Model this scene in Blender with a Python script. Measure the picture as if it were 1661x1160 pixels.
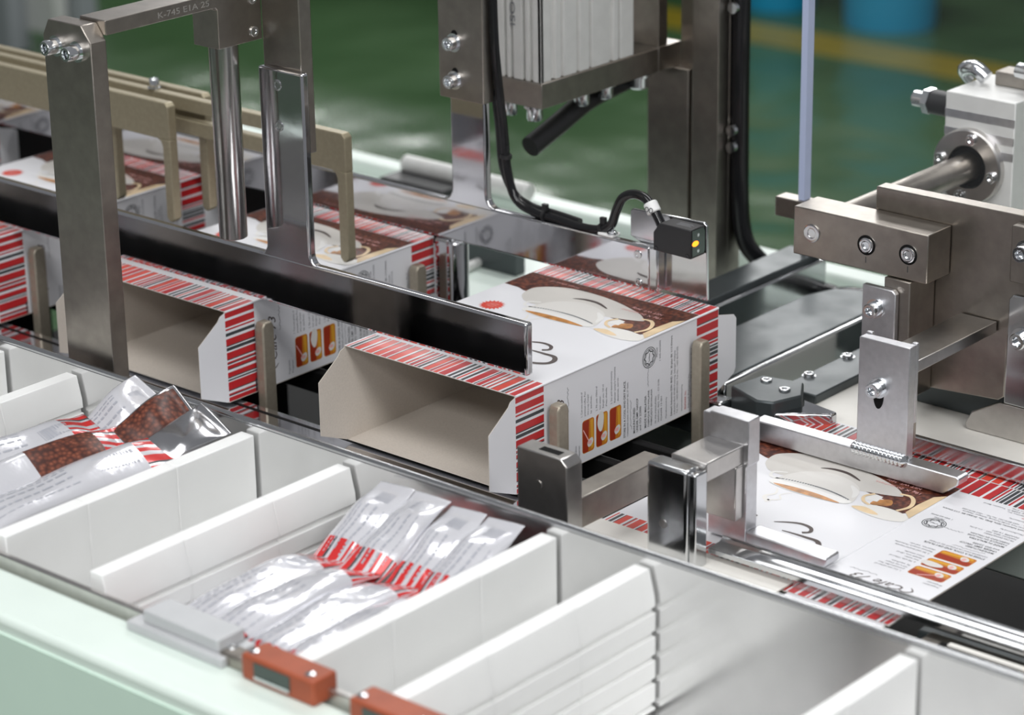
import bpy, bmesh, math, random
from mathutils import Vector, Matrix

random.seed(7)
for _o in list(bpy.data.objects):
    bpy.data.objects.remove(_o)
scene = bpy.context.scene
COL = scene.collection

# ------------------------------------------------------------------ camera
# x runs along the conveyor, y away from the operator side, z up; metres
CR = Vector((0.7569, 0.6533, -0.0159))
CU = Vector((-0.2176, 0.2749, 0.9365))
CF = Vector((-0.6162, 0.7054, -0.3502))
cam_d = bpy.data.cameras.new('camera')
cam = bpy.data.objects.new('camera', cam_d)
COL.objects.link(cam)
cam.matrix_world = Matrix(((CR.x, CU.x, -CF.x, 1.0715),
                           (CR.y, CU.y, -CF.y, -1.2287),
                           (CR.z, CU.z, -CF.z, 0.6366),
                           (0, 0, 0, 1)))
cam_d.sensor_width = 36.0
cam_d.lens = 36.0 * 4350.2 / 1661.0
cam_d.clip_start = 0.05
cam_d.clip_end = 60
cam_d.dof.use_dof = True
cam_d.dof.focus_distance = 1.80
cam_d.dof.aperture_fstop = 7.5
scene.camera = cam

# ------------------------------------------------------------------ light
world = bpy.data.worlds.new('factory_hall')
scene.world = world
world.use_nodes = True
_bg = world.node_tree.nodes['Background']
_bg.inputs['Color'].default_value = (0.93, 0.95, 1.0, 1)
_bg.inputs['Strength'].default_value = 0.17


def area(name, loc, target, sx, sy, power, color=(1, 1, 1)):
    d = bpy.data.lights.new(name, 'AREA')
    d.shape = 'RECTANGLE'
    d.size = sx
    d.size_y = sy
    d.energy = power
    d.color = color
    o = bpy.data.objects.new(name, d)
    o.location = loc
    o.rotation_euler = (Vector(target) - Vector(loc)).to_track_quat('-Z', 'Y').to_euler()
    COL.objects.link(o)
    return o


# overhead hall lights, partly added to brighten side faces and back wall
area('overhead_area_light', (0.35, -0.90, 2.2), (0.35, -0.90, 0), 2.4, 0.8, 18)
area('overhead_area_light', (3.00, -1.20, 2.2), (3.00, -1.20, 0), 2.4, 0.8, 60)  # fill light added to brighten faces turned to the right
area('overhead_area_light', (0.60, -3.00, 2.2), (0.60, -3.00, 0), 2.4, 0.8, 60)  # fill light added to brighten faces turned to the operator side
area('overhead_area_light', (-0.6, 1.4, 2.2), (-0.6, 1.4, 0), 2.4, 0.6, 24)
area('overhead_area_light', (-2.4, 3.2, 2.2), (-2.4, 3.2, 0), 2.4, 0.6, 30)
area('overhead_area_light', (-4.6, 6.4, 2.2), (-4.6, 6.4, 0), 2.4, 0.6, 90)  # added to brighten the back wall that the floor mirrors
area('overhead_area_light', (-7.2, 7.4, 2.1), (-7.2, 7.4, 0), 2.4, 0.6, 90)  # also added to light up the back wall for the floor reflections

scene.view_settings.view_transform = 'Standard'
scene.view_settings.look = 'None'
scene.view_settings.exposure = 0.42
scene.view_settings.gamma = 1.0
scene.view_settings.use_curve_mapping = False


# ------------------------------------------------------------------ materials
def _new(name):
    m = bpy.data.materials.new(name)
    m.use_nodes = True
    nt = m.node_tree
    return m, nt, nt.nodes['Principled BSDF']


def mat(name, col, rough=0.5, metal=0.0, noise=0.0, nscale=60, bump=0.0, bscale=200, stretch=None,
        coat=0.0, spec=0.5, sss=0.0, emit=None, estr=0.0, rnoise=0.0):
    m, nt, b = _new(name)
    b.inputs['Base Color'].default_value = (*col, 1)
    b.inputs['Roughness'].default_value = rough
    b.inputs['Metallic'].default_value = metal
    b.inputs['Specular IOR Level'].default_value = spec
    b.inputs['Coat Weight'].default_value = coat
    b.inputs['Coat Roughness'].default_value = 0.05
    if sss:
        b.inputs['Subsurface Weight'].default_value = sss
        b.inputs['Subsurface Radius'].default_value = (0.01, 0.01, 0.01)
        b.inputs['Subsurface Scale'].default_value = 0.6
    if emit:
        b.inputs['Emission Color'].default_value = (*emit, 1)
        b.inputs['Emission Strength'].default_value = estr
    tc = mp = None
    if noise or bump or rnoise:
        tc = nt.nodes.new('ShaderNodeTexCoord')
        mp = nt.nodes.new('ShaderNodeMapping')
        nt.links.new(tc.outputs['Object'], mp.inputs['Vector'])
        if stretch:
            mp.inputs['Scale'].default_value = stretch
    if noise:
        n = nt.nodes.new('ShaderNodeTexNoise')
        n.inputs['Scale'].default_value = nscale
        n.inputs['Detail'].default_value = 4
        nt.links.new(mp.outputs['Vector'], n.inputs['Vector'])
        r = nt.nodes.new('ShaderNodeValToRGB')
        r.color_ramp.elements[0].position = 0.3
        r.color_ramp.elements[1].position = 0.7
        r.color_ramp.elements[0].color = (*[c * (1 - noise) for c in col], 1)
        r.color_ramp.elements[1].color = (*[min(1, c * (1 + noise)) for c in col], 1)
        nt.links.new(n.outputs['Fac'], r.inputs['Fac'])
        nt.links.new(r.outputs['Color'], b.inputs['Base Color'])
    if rnoise:
        n = nt.nodes.new('ShaderNodeTexNoise')
        n.inputs['Scale'].default_value = nscale
        n.inputs['Detail'].default_value = 3
        nt.links.new(mp.outputs['Vector'], n.inputs['Vector'])
        mr = nt.nodes.new('ShaderNodeMapRange')
        mr.inputs['From Min'].default_value = 0.3
        mr.inputs['From Max'].default_value = 0.7
        mr.inputs['To Min'].default_value = max(0, rough - rnoise)
        mr.inputs['To Max'].default_value = rough + rnoise
        nt.links.new(n.outputs['Fac'], mr.inputs['Value'])
        nt.links.new(mr.outputs['Result'], b.inputs['Roughness'])
    if bump:
        n = nt.nodes.new('ShaderNodeTexNoise')
        n.inputs['Scale'].default_value = bscale
        n.inputs['Detail'].default_value = 3
        nt.links.new(mp.outputs['Vector'], n.inputs['Vector'])
        bp = nt.nodes.new('ShaderNodeBump')
        bp.inputs['Strength'].default_value = bump
        bp.inputs['Distance'].default_value = 0.001
        nt.links.new(n.outputs['Fac'], bp.inputs['Height'])
        nt.links.new(bp.outputs['Normal'], b.inputs['Normal'])
    return m


STEEL = mat('satin_stainless_steel', (0.37, 0.338, 0.302), 0.33, 1.0, noise=0.10, nscale=90, bump=0.04, bscale=900)
STEEL_L = mat('light_stainless_steel', (0.58, 0.56, 0.54), 0.28, 1.0, noise=0.06, nscale=120, bump=0.03, bscale=900)
CHROME = mat('mirror_polished_steel', (0.64, 0.64, 0.66), 0.07, 1.0, rnoise=0.03, nscale=40, bump=0.02, bscale=60)
CHROME_S = mat('soft_polished_steel', (0.60, 0.61, 0.62), 0.16, 1.0, rnoise=0.05, nscale=30)
ALU = mat('matte_aluminium', (0.66, 0.66, 0.68), 0.36, 1.0, noise=0.06, nscale=200, bump=0.04, bscale=1500)
ALU_C = mat('clear_anodised_aluminium', (0.74, 0.74, 0.72), 0.45, 0.25, noise=0.04, nscale=80)
BRONZE = mat('champagne_anodised_aluminium', (0.37, 0.325, 0.225), 0.45, 0.55, noise=0.06, nscale=300)
BRONZE2 = mat('champagne_pin_metal', (0.36, 0.32, 0.255), 0.42, 0.6, noise=0.06, nscale=300)
ZINC = mat('bright_zinc_screw', (0.78, 0.80, 0.82), 0.14, 1.0)
DARK = mat('dark_machine_metal', (0.007, 0.007, 0.007), 0.6, 0.0, noise=0.3, nscale=30, spec=0.12)
BLACKP = mat('black_plastic', (0.014, 0.014, 0.015), 0.42)
BLACKC = mat('black_cable_sheath', (0.008, 0.008, 0.009), 0.12)
GUNM = mat('grey_coated_steel', (0.070, 0.082, 0.085), 0.36, 0.5, rnoise=0.06, nscale=40)
HDPE = mat('white_plastic_board', (0.87, 0.875, 0.86), 0.42, noise=0.015, nscale=30, sss=0.25)
SHEET = mat('brushed_tray_sheet', (0.80, 0.80, 0.80), 0.19, 1.0, noise=0.05, nscale=25)
MINT = mat('pale_mint_paint', (0.65, 0.81, 0.71), 0.42, noise=0.02, nscale=20)
MINT_W = mat('pale_mint_bed', (0.70, 0.79, 0.73), 0.38, noise=0.02, nscale=20)
CREAM = mat('cream_board', (0.80, 0.78, 0.73), 0.5, noise=0.03, nscale=40)
CARD_IN = mat('raw_grey_carton_inside', (0.58, 0.525, 0.465), 0.75, noise=0.05, nscale=700, bump=0.03, bscale=1500)
CARD = mat('white_coated_carton', (0.76, 0.76, 0.785), 0.34, spec=0.4)
RED = mat('print_red', (0.50, 0.022, 0.026), 0.36)
RED2 = mat('print_orange_red', (0.66, 0.060, 0.035), 0.36)
INK = mat('print_charcoal', (0.05, 0.055, 0.06), 0.38)
INK_L = mat('print_grey_ink', (0.15, 0.155, 0.17), 0.4)
BLUEINK = mat('print_blue', (0.05, 0.10, 0.28), 0.4)
CUPW = mat('print_cup_white', (0.70, 0.68, 0.645), 0.36)
CUPS = mat('print_saucer_grey', (0.62, 0.595, 0.555), 0.36, noise=0.08, nscale=18)
CUPL = mat('print_cup_light', (0.78, 0.77, 0.745), 0.36)
COFFEE = mat('print_coffee_orange', (0.50, 0.22, 0.06), 0.36, noise=0.6, nscale=90)
BEIGE = mat('print_beige', (0.76, 0.58, 0.36), 0.36, noise=0.12, nscale=60)
CREAMINK = mat('print_pale_cream', (0.76, 0.74, 0.70), 0.36)
PINK = mat('print_pink_lettering', (0.80, 0.42, 0.40), 0.36)
ORANGE = mat('print_orange', (0.55, 0.19, 0.02), 0.36)
AMBER = mat('print_amber', (0.68, 0.34, 0.03), 0.36)
DRED = mat('print_dark_red', (0.34, 0.035, 0.012), 0.36)
SCRIPT = mat('print_script_brown', (0.07, 0.05, 0.045), 0.38)
FILM = mat('white_foil_film', (0.70, 0.70, 0.735), 0.18, 0.30, bump=0.45, bscale=70, coat=0.7)
FILMINK = mat('film_small_print', (0.36, 0.37, 0.41), 0.3)
FILMS = mat('silver_foil', (0.55, 0.55, 0.57), 0.16, 0.95, bump=0.3, bscale=50)
REDF = mat('foil_red_print', (0.60, 0.03, 0.03), 0.22, 0.1, coat=0.5)
ORCAST = mat('terracotta_cast_housing', (0.34, 0.075, 0.030), 0.5, noise=0.12, nscale=60, bump=0.1, bscale=300)
GREYP = mat('grey_plastic', (0.50, 0.51, 0.52), 0.5, noise=0.03)
DGLASS = mat('dark_sensor_window', (0.05, 0.07, 0.06), 0.12)
LED = mat('amber_led', (0.9, 0.3, 0.02), 0.4, emit=(1.0, 0.22, 0.01), estr=2.2)
WHITEP = mat('white_nylon', (0.80, 0.80, 0.79), 0.4)
BLUEP = mat('blue_plastic', (0.010, 0.30, 0.52), 0.5, noise=0.06, nscale=5)
GREYM = mat('grey_painted_frame', (0.30, 0.32, 0.34), 0.5)


def bean_material(name):
    m, nt, b = _new(name)
    tc = nt.nodes.new('ShaderNodeTexCoord')
    v = nt.nodes.new('ShaderNodeTexVoronoi')
    v.inputs['Scale'].default_value = 330
    nt.links.new(tc.outputs['Object'], v.inputs['Vector'])
    r = nt.nodes.new('ShaderNodeValToRGB')
    e = r.color_ramp.elements
    e[0].position, e[0].color = 0.0, (0.27, 0.085, 0.045, 1)
    e[1].position, e[1].color = 0.75, (0.05, 0.013, 0.008, 1)
    k = e.new(0.35)
    k.color = (0.14, 0.038, 0.020, 1)
    nt.links.new(v.outputs['Distance'], r.inputs['Fac'])
    nt.links.new(r.outputs['Color'], b.inputs['Base Color'])
    b.inputs['Roughness'].default_value = 0.36
    return m


BEANS = bean_material('print_coffee_beans')


def floor_material():
    m, nt, b = _new('green_epoxy_floor')
    tc = nt.nodes.new('ShaderNodeTexCoord')
    n = nt.nodes.new('ShaderNodeTexNoise')
    n.inputs['Scale'].default_value = 1.3
    n.inputs['Detail'].default_value = 5
    nt.links.new(tc.outputs['Object'], n.inputs['Vector'])
    r = nt.nodes.new('ShaderNodeValToRGB')
    r.color_ramp.elements[0].position = 0.3
    r.color_ramp.elements[1].position = 0.75
    r.color_ramp.elements[0].color = (0.034, 0.085, 0.030, 1)
    r.color_ramp.elements[1].color = (0.075, 0.145, 0.062, 1)
    nt.links.new(n.outputs['Fac'], r.inputs['Fac'])
    nt.links.new(r.outputs['Color'], b.inputs['Base Color'])
    mr = nt.nodes.new('ShaderNodeMapRange')
    mr.inputs['To Min'].default_value = 0.12
    mr.inputs['To Max'].default_value = 0.3
    nt.links.new(n.outputs['Fac'], mr.inputs['Value'])
    nt.links.new(mr.outputs['Result'], b.inputs['Roughness'])
    n2 = nt.nodes.new('ShaderNodeTexNoise')
    n2.inputs['Scale'].default_value = 2.6
    nt.links.new(tc.outputs['Object'], n2.inputs['Vector'])
    bp = nt.nodes.new('ShaderNodeBump')
    bp.inputs['Strength'].default_value = 0.6
    bp.inputs['Distance'].default_value = 0.05
    nt.links.new(n2.outputs['Fac'], bp.inputs['Height'])
    nt.links.new(bp.outputs['Normal'], b.inputs['Normal'])
    return m


FLOOR = floor_material()
YELLOW = mat('yellow_floor_paint', (0.25, 0.20, 0.02), 0.3, noise=0.1, nscale=8)


def acrylic_material():
    m, nt, b = _new('clear_acrylic')
    b.inputs['Base Color'].default_value = (0.9, 0.95, 1, 1)
    b.inputs['Roughness'].default_value = 0.05
    b.inputs['Alpha'].default_value = 0.010
    return m


ACRYL = acrylic_material()
ACRYL_E = mat('frosted_acrylic_edge', (0.42, 0.48, 0.66), 0.5)


# ------------------------------------------------------------------ mesh helpers
class MB:
    """collects geometry in world coordinates, then builds ONE mesh object"""

    def __init__(self):
        self.v, self.f, self.m = [], [], []

    def _add(self, vs, fs, mi=0):
        o = len(self.v)
        self.v += [Vector(p) for p in vs]
        for f in fs:
            self.f.append([o + i for i in f])
            self.m.append(mi)
        return self

    def box(self, x0, x1, y0, y1, z0, z1, mi=0):
        vs = [(x, y, z) for z in (z0, z1) for y in (y0, y1) for x in (x0, x1)]
        return self._add(vs, [(0, 2, 3, 1), (4, 5, 7, 6), (0, 1, 5, 4), (2, 6, 7, 3), (0, 4, 6, 2), (1, 3, 7, 5)], mi)

    def prism(self, poly, axis, a, b, mi=0):
        """poly: 2-D outline; axis 'x': (y,z), 'y': (x,z), 'z': (x,y)"""
        def p3(p, t):
            return {'x': (t, p[0], p[1]), 'y': (p[0], t, p[1]), 'z': (p[0], p[1], t)}[axis]
        n = len(poly)
        vs = [p3(p, a) for p in poly] + [p3(p, b) for p in poly]
        fs = [tuple(range(n))[::-1], tuple(range(n, 2 * n))]
        fs += [(i, (i + 1) % n, n + (i + 1) % n, n + i) for i in range(n)]
        return self._add(vs, fs, mi)

    def lathe(self, prof, loc, axis, n=20, mi=0, hexin=False):
        """prof: list of (radius, height) along axis from loc"""
        q = Vector(axis).normalized().to_track_quat('Z', 'Y')
        vs, fs = [], []
        for r, h in prof:
            for k in range(n):
                a = 2 * math.pi * k / n
                vs.append(Vector(loc) + q @ Vector((r * math.cos(a), r * math.sin(a), h)))
        for i in range(len(prof) - 1):
            for k in range(n):
                fs.append((i * n + k, i * n + (k + 1) % n, (i + 1) * n + (k + 1) % n, (i + 1) * n + k))
        fs.append(tuple(range(n))[::-1])
        fs.append(tuple(range((len(prof) - 1) * n, len(prof) * n)))
        return self._add(vs, fs, mi)

    def cyl(self, p0, p1, r, n=24, mi=0, ch=0.0):
        d = Vector(p1) - Vector(p0)
        h = d.length
        pr = [(r, 0), (r, h)] if not ch else [(r - ch, 0), (r, ch), (r, h - ch), (r - ch, h)]
        return self.lathe(pr, p0, d, n, mi)

    def tube(self, pts, r, n=10, sub=6, mi=0, squash=1.0):
        P = [Vector(p) for p in pts]
        if sub > 1 and len(P) > 2:
            Q = []
            for i in range(len(P) - 1):
                p0, p1, p2, p3 = P[max(i - 1, 0)], P[i], P[i + 1], P[min(i + 2, len(P) - 1)]
                for k in range(sub):
                    t = k / sub
                    Q.append(0.5 * ((2 * p1) + (p2 - p0) * t + (2 * p0 - 5 * p1 + 4 * p2 - p3) * t * t
                                    + (-p0 + 3 * p1 - 3 * p2 + p3) * t ** 3))
            Q.append(P[-1])
            P = Q
        up = Vector((0, 0, 1))
        vs, fs = [], []
        for i, p in enumerate(P):
            t = (P[min(i + 1, len(P) - 1)] - P[max(i - 1, 0)]).normalized()
            a = t.cross(up)
            if a.length < 1e-4:
                a = t.cross(Vector((0, 1, 0)))
            a.normalize()
            b = a.cross(t).normalized()
            up = b
            for k in range(n):
                w = 2 * math.pi * k / n
                vs.append(p + a * (r * math.cos(w)) + b * (r * squash * math.sin(w)))
        for i in range(len(P) - 1):
            for k in range(n):
                fs.append((i * n + k, i * n + (k + 1) % n, (i + 1) * n + (k + 1) % n, (i + 1) * n + k))
        fs.append(tuple(range(n))[::-1])
        fs.append(tuple(range((len(P) - 1) * n, len(P) * n)))
        return self._add(vs, fs, mi)

    def build(self, name, mats, parent=None, bevel=0.0, seg=2, smooth=True, origin=None, recalc=True):
        if not isinstance(mats, (list, tuple)):
            mats = [mats]
        if parent is not None:
            o0 = world_loc(parent)
        elif origin is not None:
            o0 = Vector(origin)
        else:
            lo = Vector((min(p.x for p in self.v), min(p.y for p in self.v), min(p.z for p in self.v)))
            hi = Vector((max(p.x for p in self.v), max(p.y for p in self.v), 0))
            o0 = Vector(((lo.x + hi.x) / 2, (lo.y + hi.y) / 2, lo.z))
        me = bpy.data.meshes.new(name)
        me.from_pydata([p - o0 for p in self.v], [], self.f)
        for m in mats:
            me.materials.append(m)
        me.polygons.foreach_set('material_index', self.m)
        if recalc:
            bm = bmesh.new()
            bm.from_mesh(me)
            bmesh.ops.recalc_face_normals(bm, faces=bm.faces)
            bm.to_mesh(me)
            bm.free()
        if smooth:
            me.polygons.foreach_set('use_smooth', [True] * len(me.polygons))
            me.set_sharp_from_angle(angle=math.radians(32))
        me.update()
        o = bpy.data.objects.new(name, me)
        COL.objects.link(o)
        if parent is not None:
            o.parent = parent
        else:
            o.location = o0
        if bevel:
            b = o.modifiers.new('edge_round', 'BEVEL')
            b.width = bevel
            b.segments = seg
            b.limit_method = 'ANGLE'
            b.angle_limit = math.radians(40)
            b.harden_normals = False
        return o


def world_loc(o):
    l = Vector(o.location)
    while o.parent:
        o = o.parent
        l += Vector(o.location)
    return l


def tag(o, label, cat, group=None):
    o['label'] = label
    o['category'] = cat
    if group:
        o['group'] = group
    return o


def thing(name, label, cat, loc, group=None):
    o = bpy.data.objects.new(name, None)
    o.empty_display_size = 0.02
    o.location = loc
    COL.objects.link(o)
    return tag(o, label, cat, group)


def struct(o):
    o['kind'] = 'structure'
    return o


def copy_tree(o, parent=None):
    c = o.copy()
    COL.objects.link(c)
    c.parent = parent
    for ch in [x for x in SNAP if x.parent == o]:
        copy_tree(ch, c)
    return c


SNAP = []


def screw(parent, loc, axis, r=0.004, h=0.004, washer=True, name='screw', mt=None):
    """socket head cap screw; loc = point on the surface, axis = outward"""
    a = Vector(axis).normalized()
    mb = MB()
    if washer:
        mb.lathe([(r * 1.35, 0), (r * 1.35, h * 0.2)], loc, a, 24)
    b = Vector(loc) + a * (h * 0.2 if washer else 0)
    mb.lathe([(r, 0), (r, h * 0.86), (r * 0.88, h), (r * 0.58, h), (r * 0.5, h * 0.9), (r * 0.5, h * 0.45)], b, a, 24)
    return mb.build(name, mt or ZINC, parent, recalc=False)



# ------------------------------------------------------------------ setting
FZ = -0.95
o = struct(MB().box(-9, 4, -4, 9, FZ - 0.05, FZ).build('floor', FLOOR, origin=(0, 0, FZ - 0.05)))
struct(MB().box(-9, 4, 4.00, 4.17, FZ, FZ + 0.002).build('trim_1', YELLOW))
struct(MB().box(-9, 4, 8.95, 9.1, FZ, 2.2).build('wall_back', CREAM))

# ------------------------------------------------------------------ machine bed
t = thing('front_beam', 'pale mint painted beam along the bottom left corner', 'machine frame', (0, -0.375, -0.30))
MB().box(-1.0, 0.75, -0.397, -0.3535, -0.30, -0.020).build('beam', MINT_W, t, bevel=0.004)
MB().box(-1.0, 0.75, -0.3985, -0.3965, -0.30, -0.030).build('front_panel', MINT, t)
t = thing('rear_table', 'pale mint machine table behind the carton row', 'machine table', (0, 0.39, -0.14))
MB().box(-1.0, 0.75, 0.223, 0.56, -0.14, -0.100).build('top', MINT_W, t, bevel=0.003)
MB().box(-1.0, 0.75, 0.548, 0.575, -0.14, -0.088).build('lip', MINT_W, t, bevel=0.004)
t = thing('machine_base', 'dark base frame below the conveyors, hardly visible', 'machine base', (0, 0.1, FZ))
MB().box(-1.0, 0.75, -0.398, 0.57, -0.33, -0.30).build('bottom_plate', DARK, t)
MB().box(-0.9, -0.8, -0.3, 0.5, FZ, -0.33).build('leg_frame', MINT, t)
MB().box(0.5, 0.6, -0.3, 0.5, FZ, -0.33).build('leg_frame', MINT, t)

# ------------------------------------------------------------------ tray channel
t = thing('tray_channel', 'long stainless steel tray channel holding the white dividers', 'tray channel', (0, -0.25, -0.30))
MB().box(-0.85, 0.75, -0.1415, -0.1395, -0.12, -0.001).build('back_wall', SHEET, t)
MB().box(-0.85, 0.75, -0.1394, -0.1380, -0.12, -0.046).build('added_dark_sheet', DARK, t)  # unseen dark sheet, added so the front guide bar mirrors black
mb = MB()
mb.tube([(-0.85, -0.1395, 0.0005), (0.75, -0.1395, 0.0005)], 0.0022, 12, 1)
mb.build('rolled_edge', CHROME_S, t)
MB().box(-0.85, 0.75, -0.353, -0.349, -0.12, -0.013).build('front_wall', STEEL_L, t, bevel=0.001)
MB().box(-0.85, 0.75, -0.349, -0.1415, -0.100, -0.096).build('channel_floor', SHEET, t)

# ------------------------------------------------------------------ white dividers
PITCH = 0.27


def divider(x, grooved, label):
    t = thing('tray_divider', label, 'divider', (x, -0.245, -0.095), 'white plastic dividers in the tray')
    ys = [-0.345, -0.282, -0.210, -0.1435]
    for a, b in zip(ys, ys[1:]):
        if grooved:
            pr = [(x, -0.094), (x, -0.006), (x + 0.0105, -0.006), (x + 0.0145, -0.022)]
            z = -0.022
            while z > -0.085:
                pr += [(x + 0.0150, z - 0.0065), (x + 0.0125, z - 0.0066), (x + 0.0125, z - 0.0100), (x + 0.0152, z - 0.0101)]
                z -= 0.0150
            pr += [(x + 0.0150, -0.094)]
            MB().prism(pr, 'y', a, b).build('panel', HDPE, t, bevel=0.0004)
        else:
            MB().box(x, x + 0.0115, a, b, -0.094, -0.006).build('panel', HDPE, t, bevel=0.0007)
    return t


divider(-0.3560, False, 'smooth white divider cut off by the left edge of the photo')
divider(-0.2785, True, 'grooved white divider left of the curled sachets')
divider(-0.1075, False, 'smooth white divider just right of the curled sachets')
divider(-0.0215, True, 'grooved white divider left of the flat sachet rows')
divider(0.1442, False, 'smooth white divider just right of the flat sachet rows')
divider(0.2133, True, 'grooved white divider below the small polished press plate')
divider(0.3907, False, 'smooth white divider in the bottom right corner')

# ------------------------------------------------------------------ conveyor under the boxes
t = thing('box_conveyor', 'dark box conveyor with polished deck sheet and rails', 'conveyor', (-0.1, 0.1, -0.30))
MB().box(-0.95, 0.75, 0.0, 0.2075, -0.30, -0.20).build('dark_trough', DARK, t)
MB().box(-0.95, 0.118, -0.111, -0.030, -0.0785, -0.0755).build('deck_sheet', CHROME, t)
MB().box(-0.95, 0.118, -0.0298, 0.012, -0.0865, -0.0722).build('front_rail', CHROME, t, bevel=0.002)
MB().box(-0.95, 0.118, 0.0015, 0.0042, -0.0723, -0.0719).build('rail_groove', DARK, t)
MB().box(-0.95, 0.118, 0.085, 0.093, -0.090, -0.0725).build('middle_rail', DARK, t, bevel=0.001)
MB().box(-0.95, 0.118, 0.125, 0.133, -0.090, -0.0725).build('middle_rail', DARK, t, bevel=0.001)
MB().box(-0.95, 0.118, 0.197, 0.209, -0.090, -0.0725).build('rear_rail', GUNM, t, bevel=0.002)
MB().box(0.118, 0.75, -0.1375, 0.0, -0.0950, -0.0880).build('infeed_sheet', DARK, t)
for x in (-0.75, -0.45, -0.19, 0.08, 0.42):
    MB().box(x, x + 0.02, 0.0, 0.2075, -0.20, -0.090).build('cross_bar', DARK, t)
screw(t, (0.345, 0.145, -0.20), (0, 0, 1), 0.006, 0.006, mt=GUNM)
screw(t, (0.365, 0.115, -0.20), (0, 0, 1), 0.006, 0.006, mt=GUNM)


# ------------------------------------------------------------------ carton print
W, L, H = 0.155, 0.222, 0.070     # box width, length, height
TH = 0.0005


def spline(pts, sub=8, closed=True):
    P = [Vector((p[0], p[1])) for p in pts]
    n = len(P)
    Q = []
    for i in range(n if closed else n - 1):
        if closed:
            p0, p1, p2, p3 = P[i - 1], P[i], P[(i + 1) % n], P[(i + 2) % n]
        else:
            p0, p1, p2, p3 = P[max(i - 1, 0)], P[i], P[i + 1], P[min(i + 2, n - 1)]
        for k in range(sub):
            t = k / sub
            Q.append(0.5 * ((2 * p1) + (p2 - p0) * t + (2 * p0 - 5 * p1 + 4 * p2 - p3) * t * t
                            + (-p0 + 3 * p1 - 3 * p2 + p3) * t ** 3))
    if not closed:
        Q.append(P[-1])
    return [(q.x, q.y) for q in Q]


def stroke(pts, w0, w1=None, sub=8, closed=False, wm=None):
    """outline of a pen stroke as a list of quads; width w0 at ends, wm in the middle"""
    Q = [Vector(p) for p in (spline(pts, sub, closed))]
    if closed:
        Q.append(Q[0])
    n = len(Q)
    out = []
    prev = None
    for i, p in enumerate(Q):
        d = (Q[min(i + 1, n - 1)] - Q[max(i - 1, 0)])
        if closed and i in (0, n - 1):
            d = Q[1] - Q[n - 2]
        d.normalize()
        nn = Vector((-d.y, d.x))
        s = i / (n - 1)
        w = w0 + ((w1 if w1 is not None else w0) - w0) * s
        if wm is not None:
            w = w + (wm - w) * math.sin(math.pi * s)
        a, b = p + nn * w / 2, p - nn * w / 2
        if prev:
            out.append([tuple(prev[0]), tuple(a), tuple(b), tuple(prev[1])])
        prev = (a, b)
    return out


class Print:
    """flat print: polygons in millimetres on a panel, built as a thin ink layer"""

    def __init__(self, side):
        self.side = side            # 'top': (v,u) with v measured away from the crease; 'side': (w,u)
        self.p = []

    def poly(self, pts, m, layer=1):
        self.p.append((pts, m, layer))

    def quads(self, qs, m, layer=1):
        for q in qs:
            self.p.append((q, m, layer))

    def text(self, body, v, u, size, m, layer=3, shear=0.0, ang=0.0, bold=0.0, width=None):
        """text reading towards -x (180 degrees turned for the viewer)"""
        c = bpy.data.curves.new('txt', 'FONT')
        c.body = body
        c.size = size
        c.shear = shear
        c.offset = bold
        c.resolution_u = 2
        ob = bpy.data.objects.new('txt', c)
        COL.objects.link(ob)
        dg = bpy.context.evaluated_depsgraph_get()
        me = bpy.data.meshes.new_from_object(ob.evaluated_get(dg))
        xs = [p.co.x for p in me.vertices] or [0]
        k = 1.0
        if width:
            k = width / max(1e-6, max(xs) - min(xs))
        for f in me.polygons:
            pts = []
            for i in f.vertices:
                q = me.vertices[i].co
                # rotate by 180 degrees: local x -> -X, local y -> -Y
                pts.append((-(q.x * k), -q.y))
            if self.side == 'top':
                self.p.append(([(v - a, u + b) for a, b in pts], m, layer))
            else:
                self.p.append(([(v + a, u + b) for a, b in pts], m, layer))
        bpy.data.objects.remove(ob)
        bpy.data.curves.remove(c)
        bpy.data.meshes.remove(me)

    def build(self, name, parent):
        mats = []
        vs, fs, ms = [], [], []
        for pts, m, layer in self.p:
            if m not in mats:
                mats.append(m)
            z = 0.00006 * layer
            o0 = len(vs)
            for a, u in pts:
                x = -a / 1000 if self.side == 'top' else a / 1000
                vs.append((x, u / 1000, z))
            area2 = sum(vs[o0 + i][0] * vs[o0 + (i + 1) % len(pts)][1] - vs[o0 + (i + 1) % len(pts)][0] * vs[o0 + i][1]
                        for i in range(len(pts)))
            idx = list(range(o0, o0 + len(pts)))
            fs.append(idx if area2 > 0 else idx[::-1])
            ms.append(mats.index(m))
        me = bpy.data.meshes.new(name)
        me.from_pydata(vs, [], fs)
        for m in mats:
            me.materials.append(m)
        me.polygons.foreach_set('material_index', ms)
        me.update()
        ob = bpy.data.objects.new(name, me)
        COL.objects.link(ob)
        ob.parent = parent
        return ob


def stripes(P, a0, a1, u0, u1, seed, layer=1, deep=0.5):
    rnd = random.Random(seed)
    a = a0
    seq = 0
    while a < a1:
        k = rnd.random()
        w = rnd.choice([1.2, 1.6, 2.4, 3.6, 5.0, 6.0]) if seq % 2 == 0 else rnd.choice([0.9, 1.3, 2.0])
        b = min(a + w, a1)
        if seq % 2 == 0:
            if k < 0.78:
                m = RED2 if rnd.random() > deep else RED
                P.poly([(a, u0), (b, u0), (b, u1), (a, u1)], m, layer)
                if rnd.random() < 0.6 and b + 0.9 < a1:      # charcoal pinstripe beside the red one
                    P.poly([(b, u0), (b + 0.8, u0), (b + 0.8, u1), (b, u1)], INK, layer)
                    b += 0.8
            else:
                b = min(a + min(w, 2.4), a1)
                P.poly([(a, u0), (b, u0), (b, u1), (a, u1)], INK, layer)
        a = b
        seq += 1


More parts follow.
